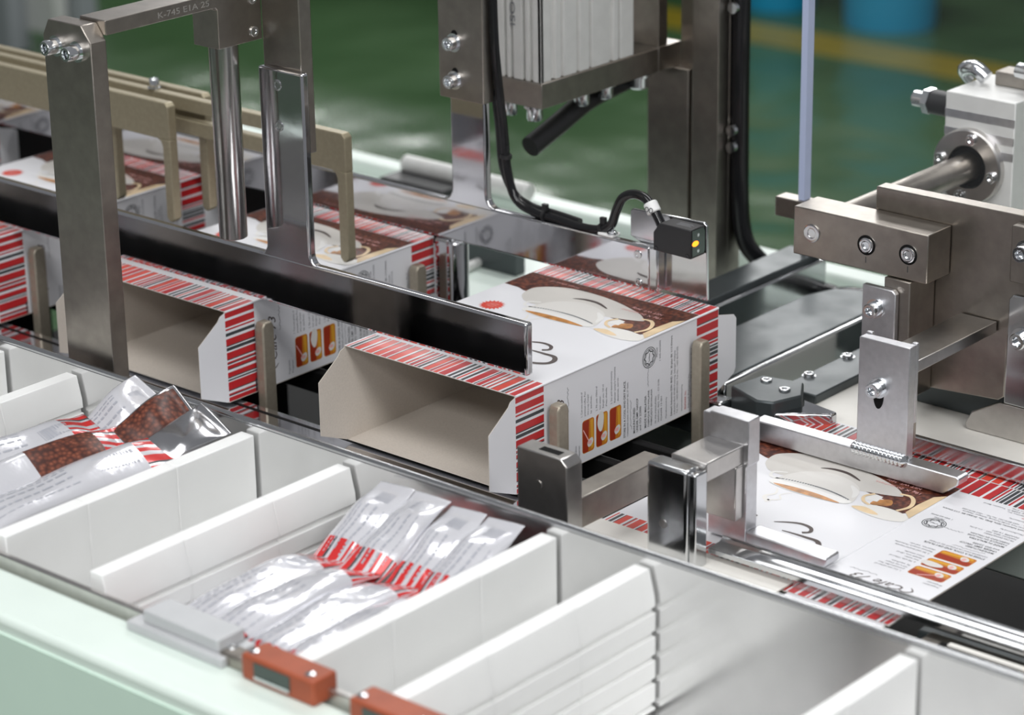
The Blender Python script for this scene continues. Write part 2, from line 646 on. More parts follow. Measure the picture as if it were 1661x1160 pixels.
def squiggle(P, w, u, length, m, amp=0.5, seed=0):
    rnd = random.Random(seed)
    pts = []
    n = max(4, int(length / 1.1))
    for i in range(n):
        pts.append((w - length * i / (n - 1), u + rnd.uniform(-amp, amp)))
    P.quads(stroke(pts, 0.28, 0.28, 3), m, 3)


def top_print(parent):
    P = Print('top')
    stripes(P, 0.6, 154.4, 0.4, 29.0, 3)
    stripes(P, 0.6, 154.4, 200.5, 221.6, 5)
    bz = [(154.6, 168)] + spline([(140, 167), (131, 164), (120, 166)], 6, False) + [(60, 160), (30, 154), (34, 146), (26, 142), (9, 142), (3, 150), (0.4, 182), (0.4, 200.0), (154.6, 200.0)]
    P.poly(bz, BEANS, 1)
    P.poly(spline([(130, 162), (129, 176), (109, 188), (74, 188), (40, 178), (26, 169), (26, 164), (52, 156), (85, 149), (112, 146), (124, 152)]), CUPS, 2)
    P.quads(stroke([(100, 140), (111, 140), (114, 147), (106, 152)], 1.4, 1.4, 8, wm=2.4), CUPL, 3)
    P.poly(spline([(107, 132), (105, 146), (99, 159), (86, 168), (70, 168), (54, 160), (46, 145), (45, 134), (54, 130.5), (74, 129), (94, 129)]), CUPW, 3)
    P.poly(spline([(107, 132), (105, 139), (91, 142), (72, 142.5), (47, 138), (46, 133), (54, 130.0), (74, 127.5), (94, 128)]), CUPL, 4)
    P.quads(stroke([(60, 160), (51, 152), (48, 143)], 1.0, 1.0, 8, wm=4.5), CUPL, 4)
    P.poly(spline([(103, 131.5), (89, 134), (71, 134.4), (57, 132.6), (50, 130.6), (61, 129), (80, 128), (95, 129)]), COFFEE, 5)
    P.quads(stroke([(103, 140.5), (91, 143), (72, 143.8), (58, 141.8), (48, 138.8)], 1.4, 1.4, 8), INK_L, 5)
    for q in range(26):
        f_ = q / 25
        P.poly([(101 - 51 * f_, 138.2 + 8 * f_ * (1 - f_)), (100.2 - 51 * f_, 138.2 + 8 * f_ * (1 - f_)), (100.2 - 51 * f_, 144 + 6 * f_ * (1 - f_) - 5.0 * f_), (101 - 51 * f_, 144 + 6 * f_ * (1 - f_) - 5.0 * f_)], CUPL, 6)
    P.quads(stroke([(93, 172), (85, 175.5), (73, 175.5), (60, 170)], 0.6, 1.0, 8, wm=3.2), SCRIPT, 4)
    # second, tilted cup with its handle and a biscuit at the crease
    P.poly([(42, 146), (40, 158), (33, 157), (32, 148)], CUPL, 3)
    P.poly(spline([(33, 142), (34, 150), (26, 156), (22, 148)]), COFFEE, 2)
    P.quads(stroke([(40, 158), (43.5, 151), (40, 144), (33, 140.5)], 2.4, 2.2, 8), BEIGE, 5)
    P.quads(stroke([(27, 168), (19, 168.5), (13, 162), (10.5, 153), (14, 143.5)], 2.0, 2.4, 8, wm=3.0), BEIGE, 5)
    P.poly(spline([(40, 131.5), (32, 141), (22, 143.5), (13, 143), (3, 140), (1.2, 132), (10, 127), (24, 126.5)]), CREAMINK, 4)
    P.poly(spline([(41, 131.5), (33, 136), (20, 131), (28, 128.5)]), BEIGE, 5)
    P.poly([(1, 138), (8, 145), (8.5, 160), (7, 177), (0.8, 184)], BEIGE, 5)
    P.poly([(0.6, 212.6), (154.4, 212.6), (154.4, 213.0), (0.6, 213.0)], INK, 3)
    # starburst seal
    st = []
    for i in range(36):
        r = 9.9 if i % 2 == 0 else 7.2
        st.append((130 + r * math.cos(math.pi * i / 18), 126 + r * math.sin(math.pi * i / 18)))
    P.poly(st, RED2, 2)
    for k, ln in enumerate((7, 9, 8)):
        squiggle(P, 130 + ln / 2, 123.4 + 2.6 * k, ln, CUPL, 0.5, 40 + k)
    # lettering, turned towards the far side
    P.text('18g X 20 sachets', 15.5, 177.5, 4.2, PINK, 6, width=35)
    P.text('NET WT. 360g', 20, 184.5, 4.2, PINK, 6, width=27)
    P.text('Finest blend of', 104, 193.5, 3.2, PINK, 3, width=26)
    # big script word
    P.quads(stroke([(66, 80), (58, 85), (50, 88), (42, 86.5), (38.5, 81), (42, 77)], 0.8, 2.8, 8, wm=2.8), SCRIPT, 3)
    P.quads(stroke([(54, 72), (45, 72.5), (36, 72.5), (27, 72), (22, 66), (23, 59), (32, 54), (46, 52.5), (60, 57), (68, 66)], 1.0, 1.0, 8, wm=3.8), SCRIPT, 3)
    P.text('afe 73', 78, 82, 26, SCRIPT, 3, shear=0.35, width=66)
    P.poly(spline([(47, 57.5), (50, 60), (47, 62.5), (44, 60)]), RED2, 4)
    P.text('EDMARK', 22, 45, 8, BLUEINK, 3, width=34)
    # rising steam
    P.quads(stroke([(96, 126), (92, 118), (95, 110), (88, 104)], 1.0, 4.0, 6), CREAMINK, 2)
    P.quads(stroke([(84, 126), (88, 118), (84, 112), (90, 106)], 0.8, 2.0, 6), CREAMINK, 2)
    return P.build('top_print', parent)


def side_print(parent):
    P = Print('side')
    stripes(P, 0.6, 69.4, 0.4, 29.0, 11, deep=1.0)
    stripes(P, 0.6, 69.4, 196.5, 221.6, 12, deep=1.0)
    # three preparation pictures
    for k, (u0, u1) in enumerate(((68.8, 81.6), (83.6, 96.2), (98.2, 111.0))):
        r = 2.2
        ol = []
        for (cx, cy, a0) in ((63.6 - r, u0 + r, 270), (63.6 - r, u1 - r, 0), (39.6 + r, u1 - r, 90), (39.6 + r, u0 + r, 180)):
            for q in range(5):
                a = math.radians(a0 + q * 22.5)
                ol.append((cx + r * math.cos(a), cy + r * math.sin(a)))
        P.poly(ol, ORANGE, 1)
        P.poly([(62.6, u0 + 0.5), (40.6, u0 + 0.5), (40.1, u0 + 4), (40.1, u0 + 7.4), (63.1, u0 + 6.2), (63.1, u0 + 3)], DRED, 2)
        P.poly([(62.4, u1 - 3.4), (41, u1 - 4.2), (40.4, u1 - 1.4), (61, u1 - 0.6)], AMBER, 2)
        P.poly(spline([(60, u0 + 6.5), (57, u0 + 5.2), (54.5, u0 + 7.5), (54, u0 + 10.5), (56.6, u0 + 11.6), (59.5, u0 + 9.5)]), CUPW, 3)
        P.poly(spline([(57.5, u0 + 5.6), (55.6, u0 + 6.6), (56.0, u0 + 9.6), (58, u0 + 9)]), PINK, 4)
        if k == 0:
            P.quads(stroke([(46, u0 + 0.8), (55, u0 + 6.4)], 0.9, 0.9, 2), PINK, 4)
        if k == 1:
            P.poly(spline([(38.6, u0 + 3.5), (39.5, u0 + 7.6), (46, u0 + 8), (52, u0 + 6.2), (52, u0 + 3.4), (46, u0 + 1.2)]), CUPW, 4)
    # halal style ring mark
    P.quads(stroke([(14.7 + 7.4 * math.cos(a * math.pi / 8), 142.1 + 7.4 * math.sin(a * math.pi / 8)) for a in range(16)], 0.55, 0.55, 3, True), INK, 2)
    P.quads(stroke([(14.7 + 6.1 * math.cos(a * math.pi / 8), 142.1 + 6.1 * math.sin(a * math.pi / 8)) for a in range(16)], 0.5, 0.5, 3, True), INK, 2)
    st = [(14.7 + (5.4 if i % 2 == 0 else 4.2) * math.cos(math.pi * i / 8), 142.1 + (5.4 if i % 2 == 0 else 4.2) * math.sin(math.pi * i / 8)) for i in range(16)]
    for i in range(16):
        a, b = st[i], st[(i + 1) % 16]
        if i % 2 == 1:
            am = math.pi * (i + 1) / 8
        P.quads(stroke([a, b], 0.8, 0.8, 1), INK, 2)
    squiggle(P, 18, 142.1, 6.6, INK, 1.4, 3)
    squiggle(P, 17, 143.0, 5.0, INK, 1.2, 4)
    P.text('MS1500', 17, 151.5, 2.4, INK_L, width=7)
    P.text('1 045-02/2000', 21, 155, 2.4, INK_L, width=15)
    # script name and maker
    P.text('Cafe 73', 52, 49.8, 10.5, SCRIPT, shear=0.4, width=34)
    P.quads(stroke([(54, 51), (57, 47), (53, 43.5), (49, 45)], 0.4, 0.5, 6, wm=1.2), SCRIPT, 3)
    P.text('E', 50, 38, 5, INK, width=3.4)
    P.poly(spline([(45.5, 34.6), (43.8, 36.3), (45.5, 38), (46.8, 36.3)]), RED2, 3)
    P.text('MARK', 43, 38, 5, INK, width=17)
    P.poly([(59, 27.0), (69, 27.0), (69, 28.4), (59, 28.4)], INK, 3)
    P.text('Preparation:', 66, 62.6, 2.6, INK_L, width=11)
    P.text('Preparasi:', 66, 66.0, 2.6, INK_L, width=10)
    # small print
    squiggle(P, 29, 54, 19, INK, 0.9, 21)
    for i, (u, ln) in enumerate(((69, 18), (72.4, 18), (75.6, 15), (79, 13))):
        P.text(('1. Cut one sachet of', 'premixed coffee. Pour', 'into a cup. Couper', 'le sachet.')[i], 36.5, u, 2.5, INK_L, width=ln)
    for i, (u, ln) in enumerate(((85, 18), (88.6, 10), (92, 17), (95.4, 14))):
        P.text(('2. Fill with 150ml of', 'hot water.', 'Remplir avec 150 ml', "d'eau chaude.")[i], 36.5, u, 2.5, INK_L, width=ln)
    for i, (u, ln) in enumerate(((101, 24), (104.6, 26), (108, 18))):
        P.text(('3. Stir until desired intensity', "Remuer jusqu'a l'intensite", 'desiree, servir.')[i], 36.5, u, 2.5, INK_L, width=ln)
    P.text('STORE IN A COOL AND DRY PLACE.', 66, 115.6, 3.0, INK, bold=0.03, width=42)
    P.text('CONSERVER DANS UN ENDROIT SEC ET FRAIS', 66, 118.8, 2.3, INK_L, width=40)
    squiggle(P, 62, 121.5, 22, INK_L, 0.8, 23)
    P.text('MANUFACTURED', 66, 126.2, 3.0, INK, bold=0.02, width=19)
    P.text('UNDER GMP, HACCP', 66, 129.6, 3.0, INK, bold=0.02, width=25)
    P.text('and ISO 22000', 66, 133.0, 3.0, INK, width=18)
    P.text('MADE IN MALAYSIA', 66, 138.8, 3.0, INK, bold=0.02, width=24)
    P.text('FABRIQUE EN MALAISIE', 66, 142.2, 2.6, INK, width=27)
    P.text('FABRICADO EN MALASIA', 66, 145.4, 2.6, INK, width=27)
    squiggle(P, 36, 140.6, 17, INK_L, 0.8, 24)
    P.text('FR-MA-MANUF0001', 66, 150.2, 2.5, INK_L, width=20)
    P.text('NAFDAC REG. NO. : C1-2106', 66, 153.4, 2.5, INK_L, width=32)
    P.text('FDA098 13-001', 66, 156.6, 2.5, INK_L, width=18)
    P.text('Manufactured by', 66, 162.0, 2.3, INK_L, width=16)
    P.text('Edmark Industries SDN. BHD. No. 20 Jalan BK 1/13 Kinrara', 66, 168.2, 2.8, INK, bold=0.01, width=60)
    P.text('Industrial Park 47180 Puchong, Selangor, Malaysia', 66, 171.6, 2.4, INK_L, width=48)
    P.text('Tel. No. : +603 80751252  Fax No. : +603 80751255', 66, 174.8, 2.4, INK_L, width=50)
    P.text('Imported/distributed by', 66, 180.0, 2.3, INK_L, width=20)
    P.text('EDMARK Inc.', 66, 184.4, 2.8, RED, width=14)
    P.text('Edmark Philippines Inc.', 66, 188.0, 2.3, INK_L, width=26)
    P.text('Units Building 2288 P. Tuazon Blvd', 66, 191.2, 2.3, INK_L, width=44)
    P.text('Cubao, Quezon City', 66, 194.2, 2.3, INK_L, width=26)
    return P.build('side_print', parent)


def panel(poly, axis, t0, t1, name, parent, outer, inv=False):
    """carton board: white on the outside face, grey inside and on the cut edges. outer = sign of the outside along axis"""
    mb = MB()
    mb.prism(poly, axis, t0, t1)
    ob = mb.build(name, [CARD_IN, CARD], None, smooth=False, origin=(0, 0, 0))
    k = 'xyz'.index(axis)
    for f in ob.data.polygons:
        if f.normal[k] * outer > 0.5:
            f.material_index = 1
    ob.parent = parent
    return ob


def make_carton():
    t = thing('coffee_carton', 'x', 'carton', (0, 0, 0), 'open coffee cartons in the conveyor row')
    rect = lambda a, b, c, d: [(a, c), (b, c), (b, d), (a, d)]
    top = panel(rect(-W, 0, 0, L), 'z', -TH, 0, 'top_panel', t, 1)
    panel(rect(-W, 0, 0, L), 'z', -H, -H + TH, 'bottom_panel', t, -1)
    side = panel(rect(0, L, -H + TH, -TH), 'x', -TH, 0, 'side_panel', t, 1)
    panel(rect(0, L, -H + TH, -TH), 'x', -W, -W + TH, 'side_panel', t, -1)
    # dust flaps standing open at both ends
    near = [(0, -0.0015), (-0.0045, -0.0030), (-0.0065, -0.0060), (-0.0265, -0.0200), (-0.0265, -0.0590), (-0.0010, -H + 0.0005), (0, -H + 0.001)]
    far = [(L, -0.006), (L + 0.0185, -0.0105), (L + 0.0215, -0.0140), (L + 0.0215, -0.0520), (L + 0.019, -0.0560), (L, -0.0640)]
    panel(near, 'x', -TH, 0, 'dust_flap', t, 1)
    panel(near, 'x', -W, -W + TH, 'dust_flap', t, -1)
    panel(far, 'x', -TH, 0, 'dust_flap', t, 1)
    panel(far, 'x', -W, -W + TH, 'dust_flap', t, -1)
    MB().tube([(0, 0.0005, -0.0006), (0, L - 0.0005, -0.0006)], 0.0009, 8, 1).build('fold', CARD, t)
    top_print(top)
    s = side_print(side)
    s.rotation_euler = (0, math.radians(90), 0)
    return t


carton = make_carton()
SNAP[:] = list(COL.objects)
for i, (x, y, lab) in enumerate((
        (0.0, 0.0, 'white and red open coffee carton in front, below the sensor and guide bar end'),
        (-0.2710, -0.0035, 'open coffee carton directly right of the square steel post, under the rod'),
        (-0.5370, 0.0020, 'open coffee carton seen left of and behind the square steel post'),
        (-0.8050, 0.0020, 'dim coffee carton sliver at the far left edge, above the other cartons'))):
    c = carton if i == 0 else copy_tree(carton)
    c.location = (x, y, 0)
    c['label'] = lab

# ------------------------------------------------------------------ flat carton blank
t = thing('flat_coffee_carton', 'flattened coffee carton lying face up under the two press feet', 'carton', (0.2220, -0.0065, -0.0715))
mb = MB()


def flat_panel(x0, x1, y0, y1, name, up=CARD, z=0.0):
    m_ = MB()
    m_.box(x0, x1, y0, y1, z - 0.0010, z)
    ob = m_.build(name, [CARD_IN, up], None, smooth=False, origin=(0, 0, 0))
    for f in ob.data.polygons:
        if f.normal.z > 0.5:
            f.material_index = 1
    ob.parent = t
    ob.location = (0, 0, 0)
    return ob


tp = flat_panel(-W, -0.0003, 0, L, 'top_panel')
sp = flat_panel(0.0003, 0.0745, 0, L, 'side_panel')
flat_panel(-W, -0.002, -0.034, 0.0115, 'end_flap', CREAM, z=0.0016)
ef = flat_panel(0.002, 0.0725, -0.036, -0.0006, 'end_flap')
ff = flat_panel(0.0, 0.0745, L + 0.0006, L + 0.026, 'end_flap')
flat_panel(-W, -0.002, L + 0.0006, L + 0.026, 'end_flap')
a = [q for q in carton.children if q.name.startswith('top_panel')][0].children[0].copy()
COL.objects.link(a)
a.parent = tp
b = [q for q in carton.children if q.name.startswith('side_panel') and q.children][0].children[0].copy()
COL.objects.link(b)
b.parent = sp
b.rotation_euler = (0, 0, 0)
b.scale = (1.06, 1, 1)
MB().tube([(0.222, -0.0060, -0.0716), (0.222, L - 0.0070, -0.0716)], 0.0007, 8, 1).build('fold', CARD, t)
Pf = Print('side')
stripes(Pf, 0.4, 74, 223, 246, 12)
Pf.build('flap_print', ff)
Pf = Print('top')
stripes(Pf, 2.4, 154.0, 223, 246, 5)
Pf.build('flap_print', tp)

# ------------------------------------------------------------------ flight pins that push the cartons
k = 0
for x, y, lab in ((0.003, 0.030, 'champagne push pin standing at the near corner of the front carton'),
                  (0.003, 0.186, 'champagne push pin standing at the far corner of the front carton'),
                  (-0.268, 0.0225, 'champagne push pin standing at the near corner of the middle carton'),
                  (-0.268, 0.186, 'champagne push pin at the far striped corner of the middle carton'),
                  (-0.534, 0.032, 'champagne push pin beside the left carton, left of the steel post')):
    t = thing('push_pin', lab, 'push pin', (x + 0.005, y + 0.006, -0.20), 'champagne push pins of the conveyor')
    pr = [(y, -0.15), (y + 0.0115, -0.15), (y + 0.0115, -0.0185), (y + 0.0095, -0.0145), (y + 0.002, -0.0145), (y, -0.0185)]
    MB().prism(pr, 'x', x, x + 0.0085).build('blade', BRONZE2, t, bevel=0.0012)
    MB().box(x - 0.006, x + 0.016, y - 0.004, y + 0.016, -0.20, -0.15).build('foot', DARK, t, bevel=0.001)

# ------------------------------------------------------------------ finger combs above the cartons


def comb(y0, y1, xs, zt, zb, fl, label, slot=None, xleft=-0.98, bolt=None):
    t = thing('finger_comb', label, 'finger comb', ((xs[0] + xleft) / 2, (y0 + y1) / 2, zb))
    fw = 0.0225
    zl = zt - 0.0295
    x1 = xs[0]
    if slot:
        s0, s1, za, zc = slot
        MB().prism([(s1, zl), (x1 - fw, zl), (x1, zl), (x1, zt - 0.003), (x1 - 0.003, zt), (s1, zt)], 'y', y0, y1).build('plate', BRONZE, t, bevel=0.0008)
        MB().box(xleft, s1, y0, y1, zc, zt).build('upper_rail', BRONZE, t, bevel=0.0008)
        MB().box(xleft, s1, y0, y1, zl, za).build('lower_rail', BRONZE, t, bevel=0.0008)
    else:
        MB().prism([(xleft, zl), (x1, zl), (x1, zt - 0.003), (x1 - 0.003, zt), (xleft, zt)], 'y', y0, y1).build('plate', BRONZE, t, bevel=0.0008)
    for x in xs:
        c = 0.0032
        fin = [(x - fl, zl + 0.0002), (x - fl, zb + c), (x - fl + c, zb), (x - c, zb), (x, zb + c), (x, zl + 0.0002)]
        fin = [(x - fl - 0.006, zl + 0.0002), (x - fl - 0.0018, zl - 0.0018), (x - fl, zl - 0.006)] + fin[1:]
        MB().prism(fin, 'y', y0, y1).build('finger', BRONZE, t, bevel=0.0008)
    if bolt:
        screw(t, (bolt, (y0 + y1) / 2, zt), (0, 0, 1), 0.004, 0.007)
    return t


comb(0.0955, 0.1035, (-0.430, -0.700), 0.1055, 0.010, 0.0085, 'short champagne finger comb nearest the square steel post')
comb(0.1190, 0.1270, (-0.265, -0.521), 0.1045, 0.005, 0.0090, 'slotted champagne finger comb reaching furthest right, over the middle carton',
     slot=(-0.62, -0.335, 0.087, 0.0935), bolt=-0.475)
comb(0.1335, 0.1415, (-0.430, -0.700), 0.1050, 0.010, 0.0090, 'champagne finger comb behind the slotted one')

# ------------------------------------------------------------------ front guide hanger (post, arm, bracket, rod, strap, bar)
t = thing('front_guide_hanger', 'steel post with arm, rod and mirror polished front guide bar', 'guide hanger', (-0.27, -0.122, -0.12))
c = 0.011
post = [(-0.294, -0.12), (-0.247, -0.12), (-0.247, 0.2345 - c), (-0.247 - c * 0.75, 0.2345), (-0.294 + c * 0.55, 0.2345), (-0.294, 0.2345 - c)]
MB().prism(post, 'y', -0.1285, -0.1150).build('post', STEEL, t, bevel=0.0006)
screw(t, (-0.2800, -0.1285, 0.2178), (0, -1, 0), 0.0052, 0.0095)
screw(t, (-0.2595, -0.1285, 0.2168), (0, -1, 0), 0.0052, 0.0095)
arm = [(-0.1150, 0.2365), (-0.1150, 0.2265), (-0.0180, 0.2265), (-0.0163, 0.2250), (-0.0163, 0.1975), (0.0245, 0.1975), (0.0245, 0.2700), (0.012, 0.2700), (-0.004, 0.2365)]
MB().prism(arm, 'x', -0.272, -0.2467).build('arm_bracket', STEEL, t, bevel=0.0006)
screw(t, (-0.2467, 0.0165, 0.2040), (1, 0, 0), 0.0036, 0.0012, washer=False)
screw(t, (-0.2467, 0.0165, 0.2270), (1, 0, 0), 0.0036, 0.0012, washer=False)
mb = MB()
mb.lathe([(0.0094, 0), (0.0100, 0.0006), (0.0100, 0.050), (0.0102, 0.0505), (0.0104, 0.1405)], (-0.2604, 0.0, 0.0575), (0, 0, 1), 40)
mb.build('rod', mat('ground_steel_rod', (0.42, 0.41, 0.40), 0.24, 1.0), t)
MB().box(-0.2467, -0.2101, 0.0245, 0.0362, 0.1200, 0.34).build('hanger_bar', STEEL, t, bevel=0.0008)
# mirror polished strap and bar, one welded plate
r_ = 0.008
strap = [(-0.246, 0.180), (-0.203, 0.180), (-0.203, 0.043 + r_)]
strap += [(-0.203 + r_ * (1 - math.cos(a)), 0.043 + r_ * (1 - math.sin(a))) for a in [math.pi / 2 * i / 5 for i in range(1, 5)]]
strap += [(-0.203 + r_, 0.043), (-0.203 + r_, 0.035), (-0.246 - r_, 0.035), (-0.246 - r_, 0.043)]
strap += [(-0.246 - r_ * (1 - math.sin(a)), 0.043 + r_ * (1 - math.cos(a))) for a in [math.pi / 2 * i / 5 for i in range(1, 5)]]
strap += [(-0.246, 0.043 + r_)]
MB().prism(strap, 'y', 0.0177, 0.0243).build('strap', CHROME, t, bevel=0.0016, seg=3)
MB().box(-0.95, -0.0045, 0.0175, 0.0245, 0.0070, 0.0437).build('guide_bar', CHROME, t, bevel=0.0018, seg=3)
for z in (0.169, 0.1398):
    screw(t, (-0.2275, 0.0177, z), (0, -1, 0), 0.0040, 0.0006, washer=False, mt=CHROME_S)
# engraved number on the arm


def lettering(body, size, name, m, parent, loc, rot, width=None, ext=0.0001):
    c_ = bpy.data.curves.new('txt', 'FONT')
    c_.body = body
    c_.size = size
    c_.extrude = ext
    ob = bpy.data.objects.new('txt', c_)
    COL.objects.link(ob)
    dg = bpy.context.evaluated_depsgraph_get()
    me = bpy.data.meshes.new_from_object(ob.evaluated_get(dg))
    me.name = name
    bpy.data.objects.remove(ob)
    if width:
        xs = [v.co.x for v in me.vertices]
        kk = width / (max(xs) - min(xs))
        for v in me.vertices:
            v.co.x *= kk
    me.materials.clear()
    me.materials.append(m)
    o2 = bpy.data.objects.new(name, me)
    COL.objects.link(o2)
    o2.parent = parent
    o2.location = Vector(loc) - world_loc(parent)
    o2.rotation_euler = rot
    return o2


ENGR = mat('light_engraving', (0.52, 0.50, 0.47), 0.5, 0.8)
lettering('K-745 E1A 25', 0.0058, 'engraved_number', ENGR, t, (-0.24665, -0.070, 0.2292), (math.radians(90), 0, math.radians(90)), width=0.046, ext=0.00003)

# ------------------------------------------------------------------ rear guide hanger
t = thing('rear_guide_hanger', 'steel bar with two bolts carrying the mirror polished rear guide bar', 'guide hanger', (-0.22, 0.21, 0.004))
MB().box(-0.2400, -0.1965, 0.1960, 0.2075, 0.1215, 0.34).build('hanger_bar', STEEL, t, bevel=0.0008)
r_ = 0.010
strap = [(-0.2425, 0.180), (-0.208, 0.180), (-0.208, 0.037 + r_)]
strap += [(-0.208 + r_ * (1 - math.cos(a)), 0.037 + r_ * (1 - math.sin(a))) for a in [math.pi / 2 * i / 5 for i in range(1, 5)]]
strap += [(-0.208 + r_, 0.037), (-0.208 + r_, 0.030), (-0.2425 - r_, 0.030), (-0.2425 - r_, 0.037)]
strap += [(-0.2425 - r_ * (1 - math.sin(a)), 0.037 + r_ * (1 - math.cos(a))) for a in [math.pi / 2 * i / 5 for i in range(1, 5)]]
strap += [(-0.2425, 0.037 + r_)]
MB().prism(strap, 'y', 0.2095, 0.2163).build('strap', CHROME, t, bevel=0.0016, seg=3)
MB().box(-0.95, -0.0525, 0.2093, 0.2165, 0.0045, 0.0372).build('guide_bar', CHROME, t, bevel=0.0016, seg=3)
for z in (0.1645, 0.1361):
    screw(t, (-0.2240, 0.1960, z), (0, -1, 0), 0.0052, 0.0075, washer=True)
    sl = MB()
    sl.prism([(-0.2240 + 0.0042 * math.cos(a), z + 0.0012 + 0.0082 * math.sin(a)) for a in [2 * math.pi * i / 20 for i in range(20)]], 'y', 0.1957, 0.1962)
    sl.build('slot', DARK, t)
screw(t, (-0.0630, 0.2093, 0.0300), (0, -1, 0), 0.0032, 0.0008, washer=False, mt=CHROME_S)
screw(t, (-0.0625, 0.2093, 0.0085), (0, -1, 0), 0.0032, 0.0008, washer=False, mt=CHROME_S)
# folded sheet bracket that carries the sensor
br = [(-0.076, 0.040), (-0.076, 0.0585), (-0.074, 0.0605), (-0.010, 0.0625), (-0.0075, 0.060), (-0.0065, 0.0045), (-0.046, 0.0045), (-0.0525, 0.030)]
MB().prism(br, 'y', 0.2170, 0.2195).build('sensor_bracket', CHROME_S, t, bevel=0.0006)
MB().box(-0.0525, -0.0440, 0.2080, 0.2170, 0.0050, 0.0385).build('bracket_spacer', CHROME_S, t, bevel=0.0015)

# ------------------------------------------------------------------ sensor with cable
t = thing('photo_sensor', 'small black photoelectric sensor with amber light above the front carton', 'sensor', (-0.025, 0.207, 0.039))
hs = [(-0.0420, 0.0400), (-0.0420, 0.0535), (-0.0365, 0.0610), (-0.0085, 0.0610), (-0.0085, 0.0395)]
MB().prism(hs, 'y', 0.2000, 0.2165).build('housing', BLACKP, t, bevel=0.0008)
fc = [(0.2015, 0.0410), (0.2150, 0.0410), (0.2160, 0.0430), (0.2160, 0.0575), (0.2140, 0.0600), (0.2015, 0.0600)]
MB().prism(fc, 'x', -0.0086, -0.0080).build('face_plate', DGLASS, t, bevel=0.0003)
MB().prism([(0.2045 + 0.0036 * math.cos(a), 0.0503 + 0.0020 * math.sin(a)) for a in [2 * math.pi * i / 16 for i in range(16)]], 'x', -0.0080, -0.0077).build('led', LED, t)
screw(t, (-0.0080, 0.2075, 0.0563), (1, 0, 0), 0.0014, 0.0005, washer=False)
screw(t, (-0.0080, 0.2075, 0.0445), (1, 0, 0), 0.0014, 0.0005, washer=False)
screw(t, (-0.0395, 0.2000, 0.0420), (0, -1, 0), 0.0016, 0.0003, washer=False, mt=BLACKC)
screw(t, (-0.0115, 0.2000, 0.0415), (0, -1, 0), 0.0016, 0.0003, washer=False, mt=BLACKC)
for i in range(4):
    mb = MB()
    mb.box(-0.0260, -0.0130 - 0.002 * (i % 2), 0.2060 + 0.0016 * i, 0.2067 + 0.0016 * i, 0.0610, 0.06105)
    mb.build('type_plate_line', INK_L, t)

t = thing('sensor_cable', 'glossy black cable tied along the rear guide bar to the sensor', 'cable', (-0.15, 0.215, 0.04))
pts = [(-0.196, 0.206, 0.33), (-0.1945, 0.206, 0.19), (-0.1935, 0.208, 0.145), (-0.1925, 0.213, 0.100), (-0.1905, 0.214, 0.070), (-0.1830, 0.214, 0.049),
       (-0.166, 0.214, 0.0415), (-0.142, 0.214, 0.0400), (-0.118, 0.213, 0.0385), (-0.100, 0.213, 0.0405), (-0.0905, 0.213, 0.046), (-0.0860, 0.213, 0.0570), (-0.0800, 0.213, 0.0680),
       (-0.0700, 0.213, 0.0730), (-0.0590, 0.212, 0.0725), (-0.0500, 0.210, 0.0670), (-0.0430, 0.209, 0.0590), (-0.0390, 0.208, 0.0530)]
MB().tube(pts, 0.0035, 14, 6).build('sheath', BLACKC, t)
MB().tube([(p[0] - 0.008 if i < 5 else p[0] - 0.005, p[1] + 0.004, p[2] + (0.002 if i > 4 else 0)) for i, p in enumerate(pts[:9])], 0.0030, 12, 6).build('second_sheath', BLACKC, t)
for (p, ax) in (((-0.191, 0.2135, 0.0795), (0.1, 0, 1)), ((-0.154, 0.214, 0.0410), (1, 0, -0.08)), ((-0.0985, 0.2135, 0.0415), (0.8, 0, 0.6))):
    mb = MB()
    a = Vector(ax).normalized()
    mb.lathe([(0.0046, 0), (0.0046, 0.0026)], Vector(p) - a * 0.0013, a, 16)
    mb.box(p[0] - 0.002, p[0] + 0.0025, p[1] - 0.0015, p[1] + 0.0015, p[2] + 0.0035, p[2] + 0.0085)
    mb.build('cable_tie', BLACKP, t)
mb = MB()
a = (Vector(pts[-3]) - Vector(pts[-1])).normalized()
mb.lathe([(0.0046, 0), (0.0052, 0.0008), (0.0052, 0.0075), (0.0046, 0.0083)], Vector((-0.0480, 0.2095, 0.0640)), a, 20)
mk = mb.build('cable_marker', WHITEP, t)
lettering('OO', 0.0055, 'marker_lettering', INK, t, (-0.0530, 0.2038, 0.0655), (math.radians(78), 0, math.radians(-4)), width=0.0075)
mb = MB()
mb.box(-0.100, -0.086, 0.2085, 0.2185, 0.0374, 0.0400)
mb.box(-0.099, -0.094, 0.2105, 0.2165, 0.0400, 0.0440)
mb.build('tie_mount', WHITEP, t, bevel=0.001)
screw(t, (-0.0885, 0.2120, 0.0400), (0, 0, 1), 0.0030, 0.0018)

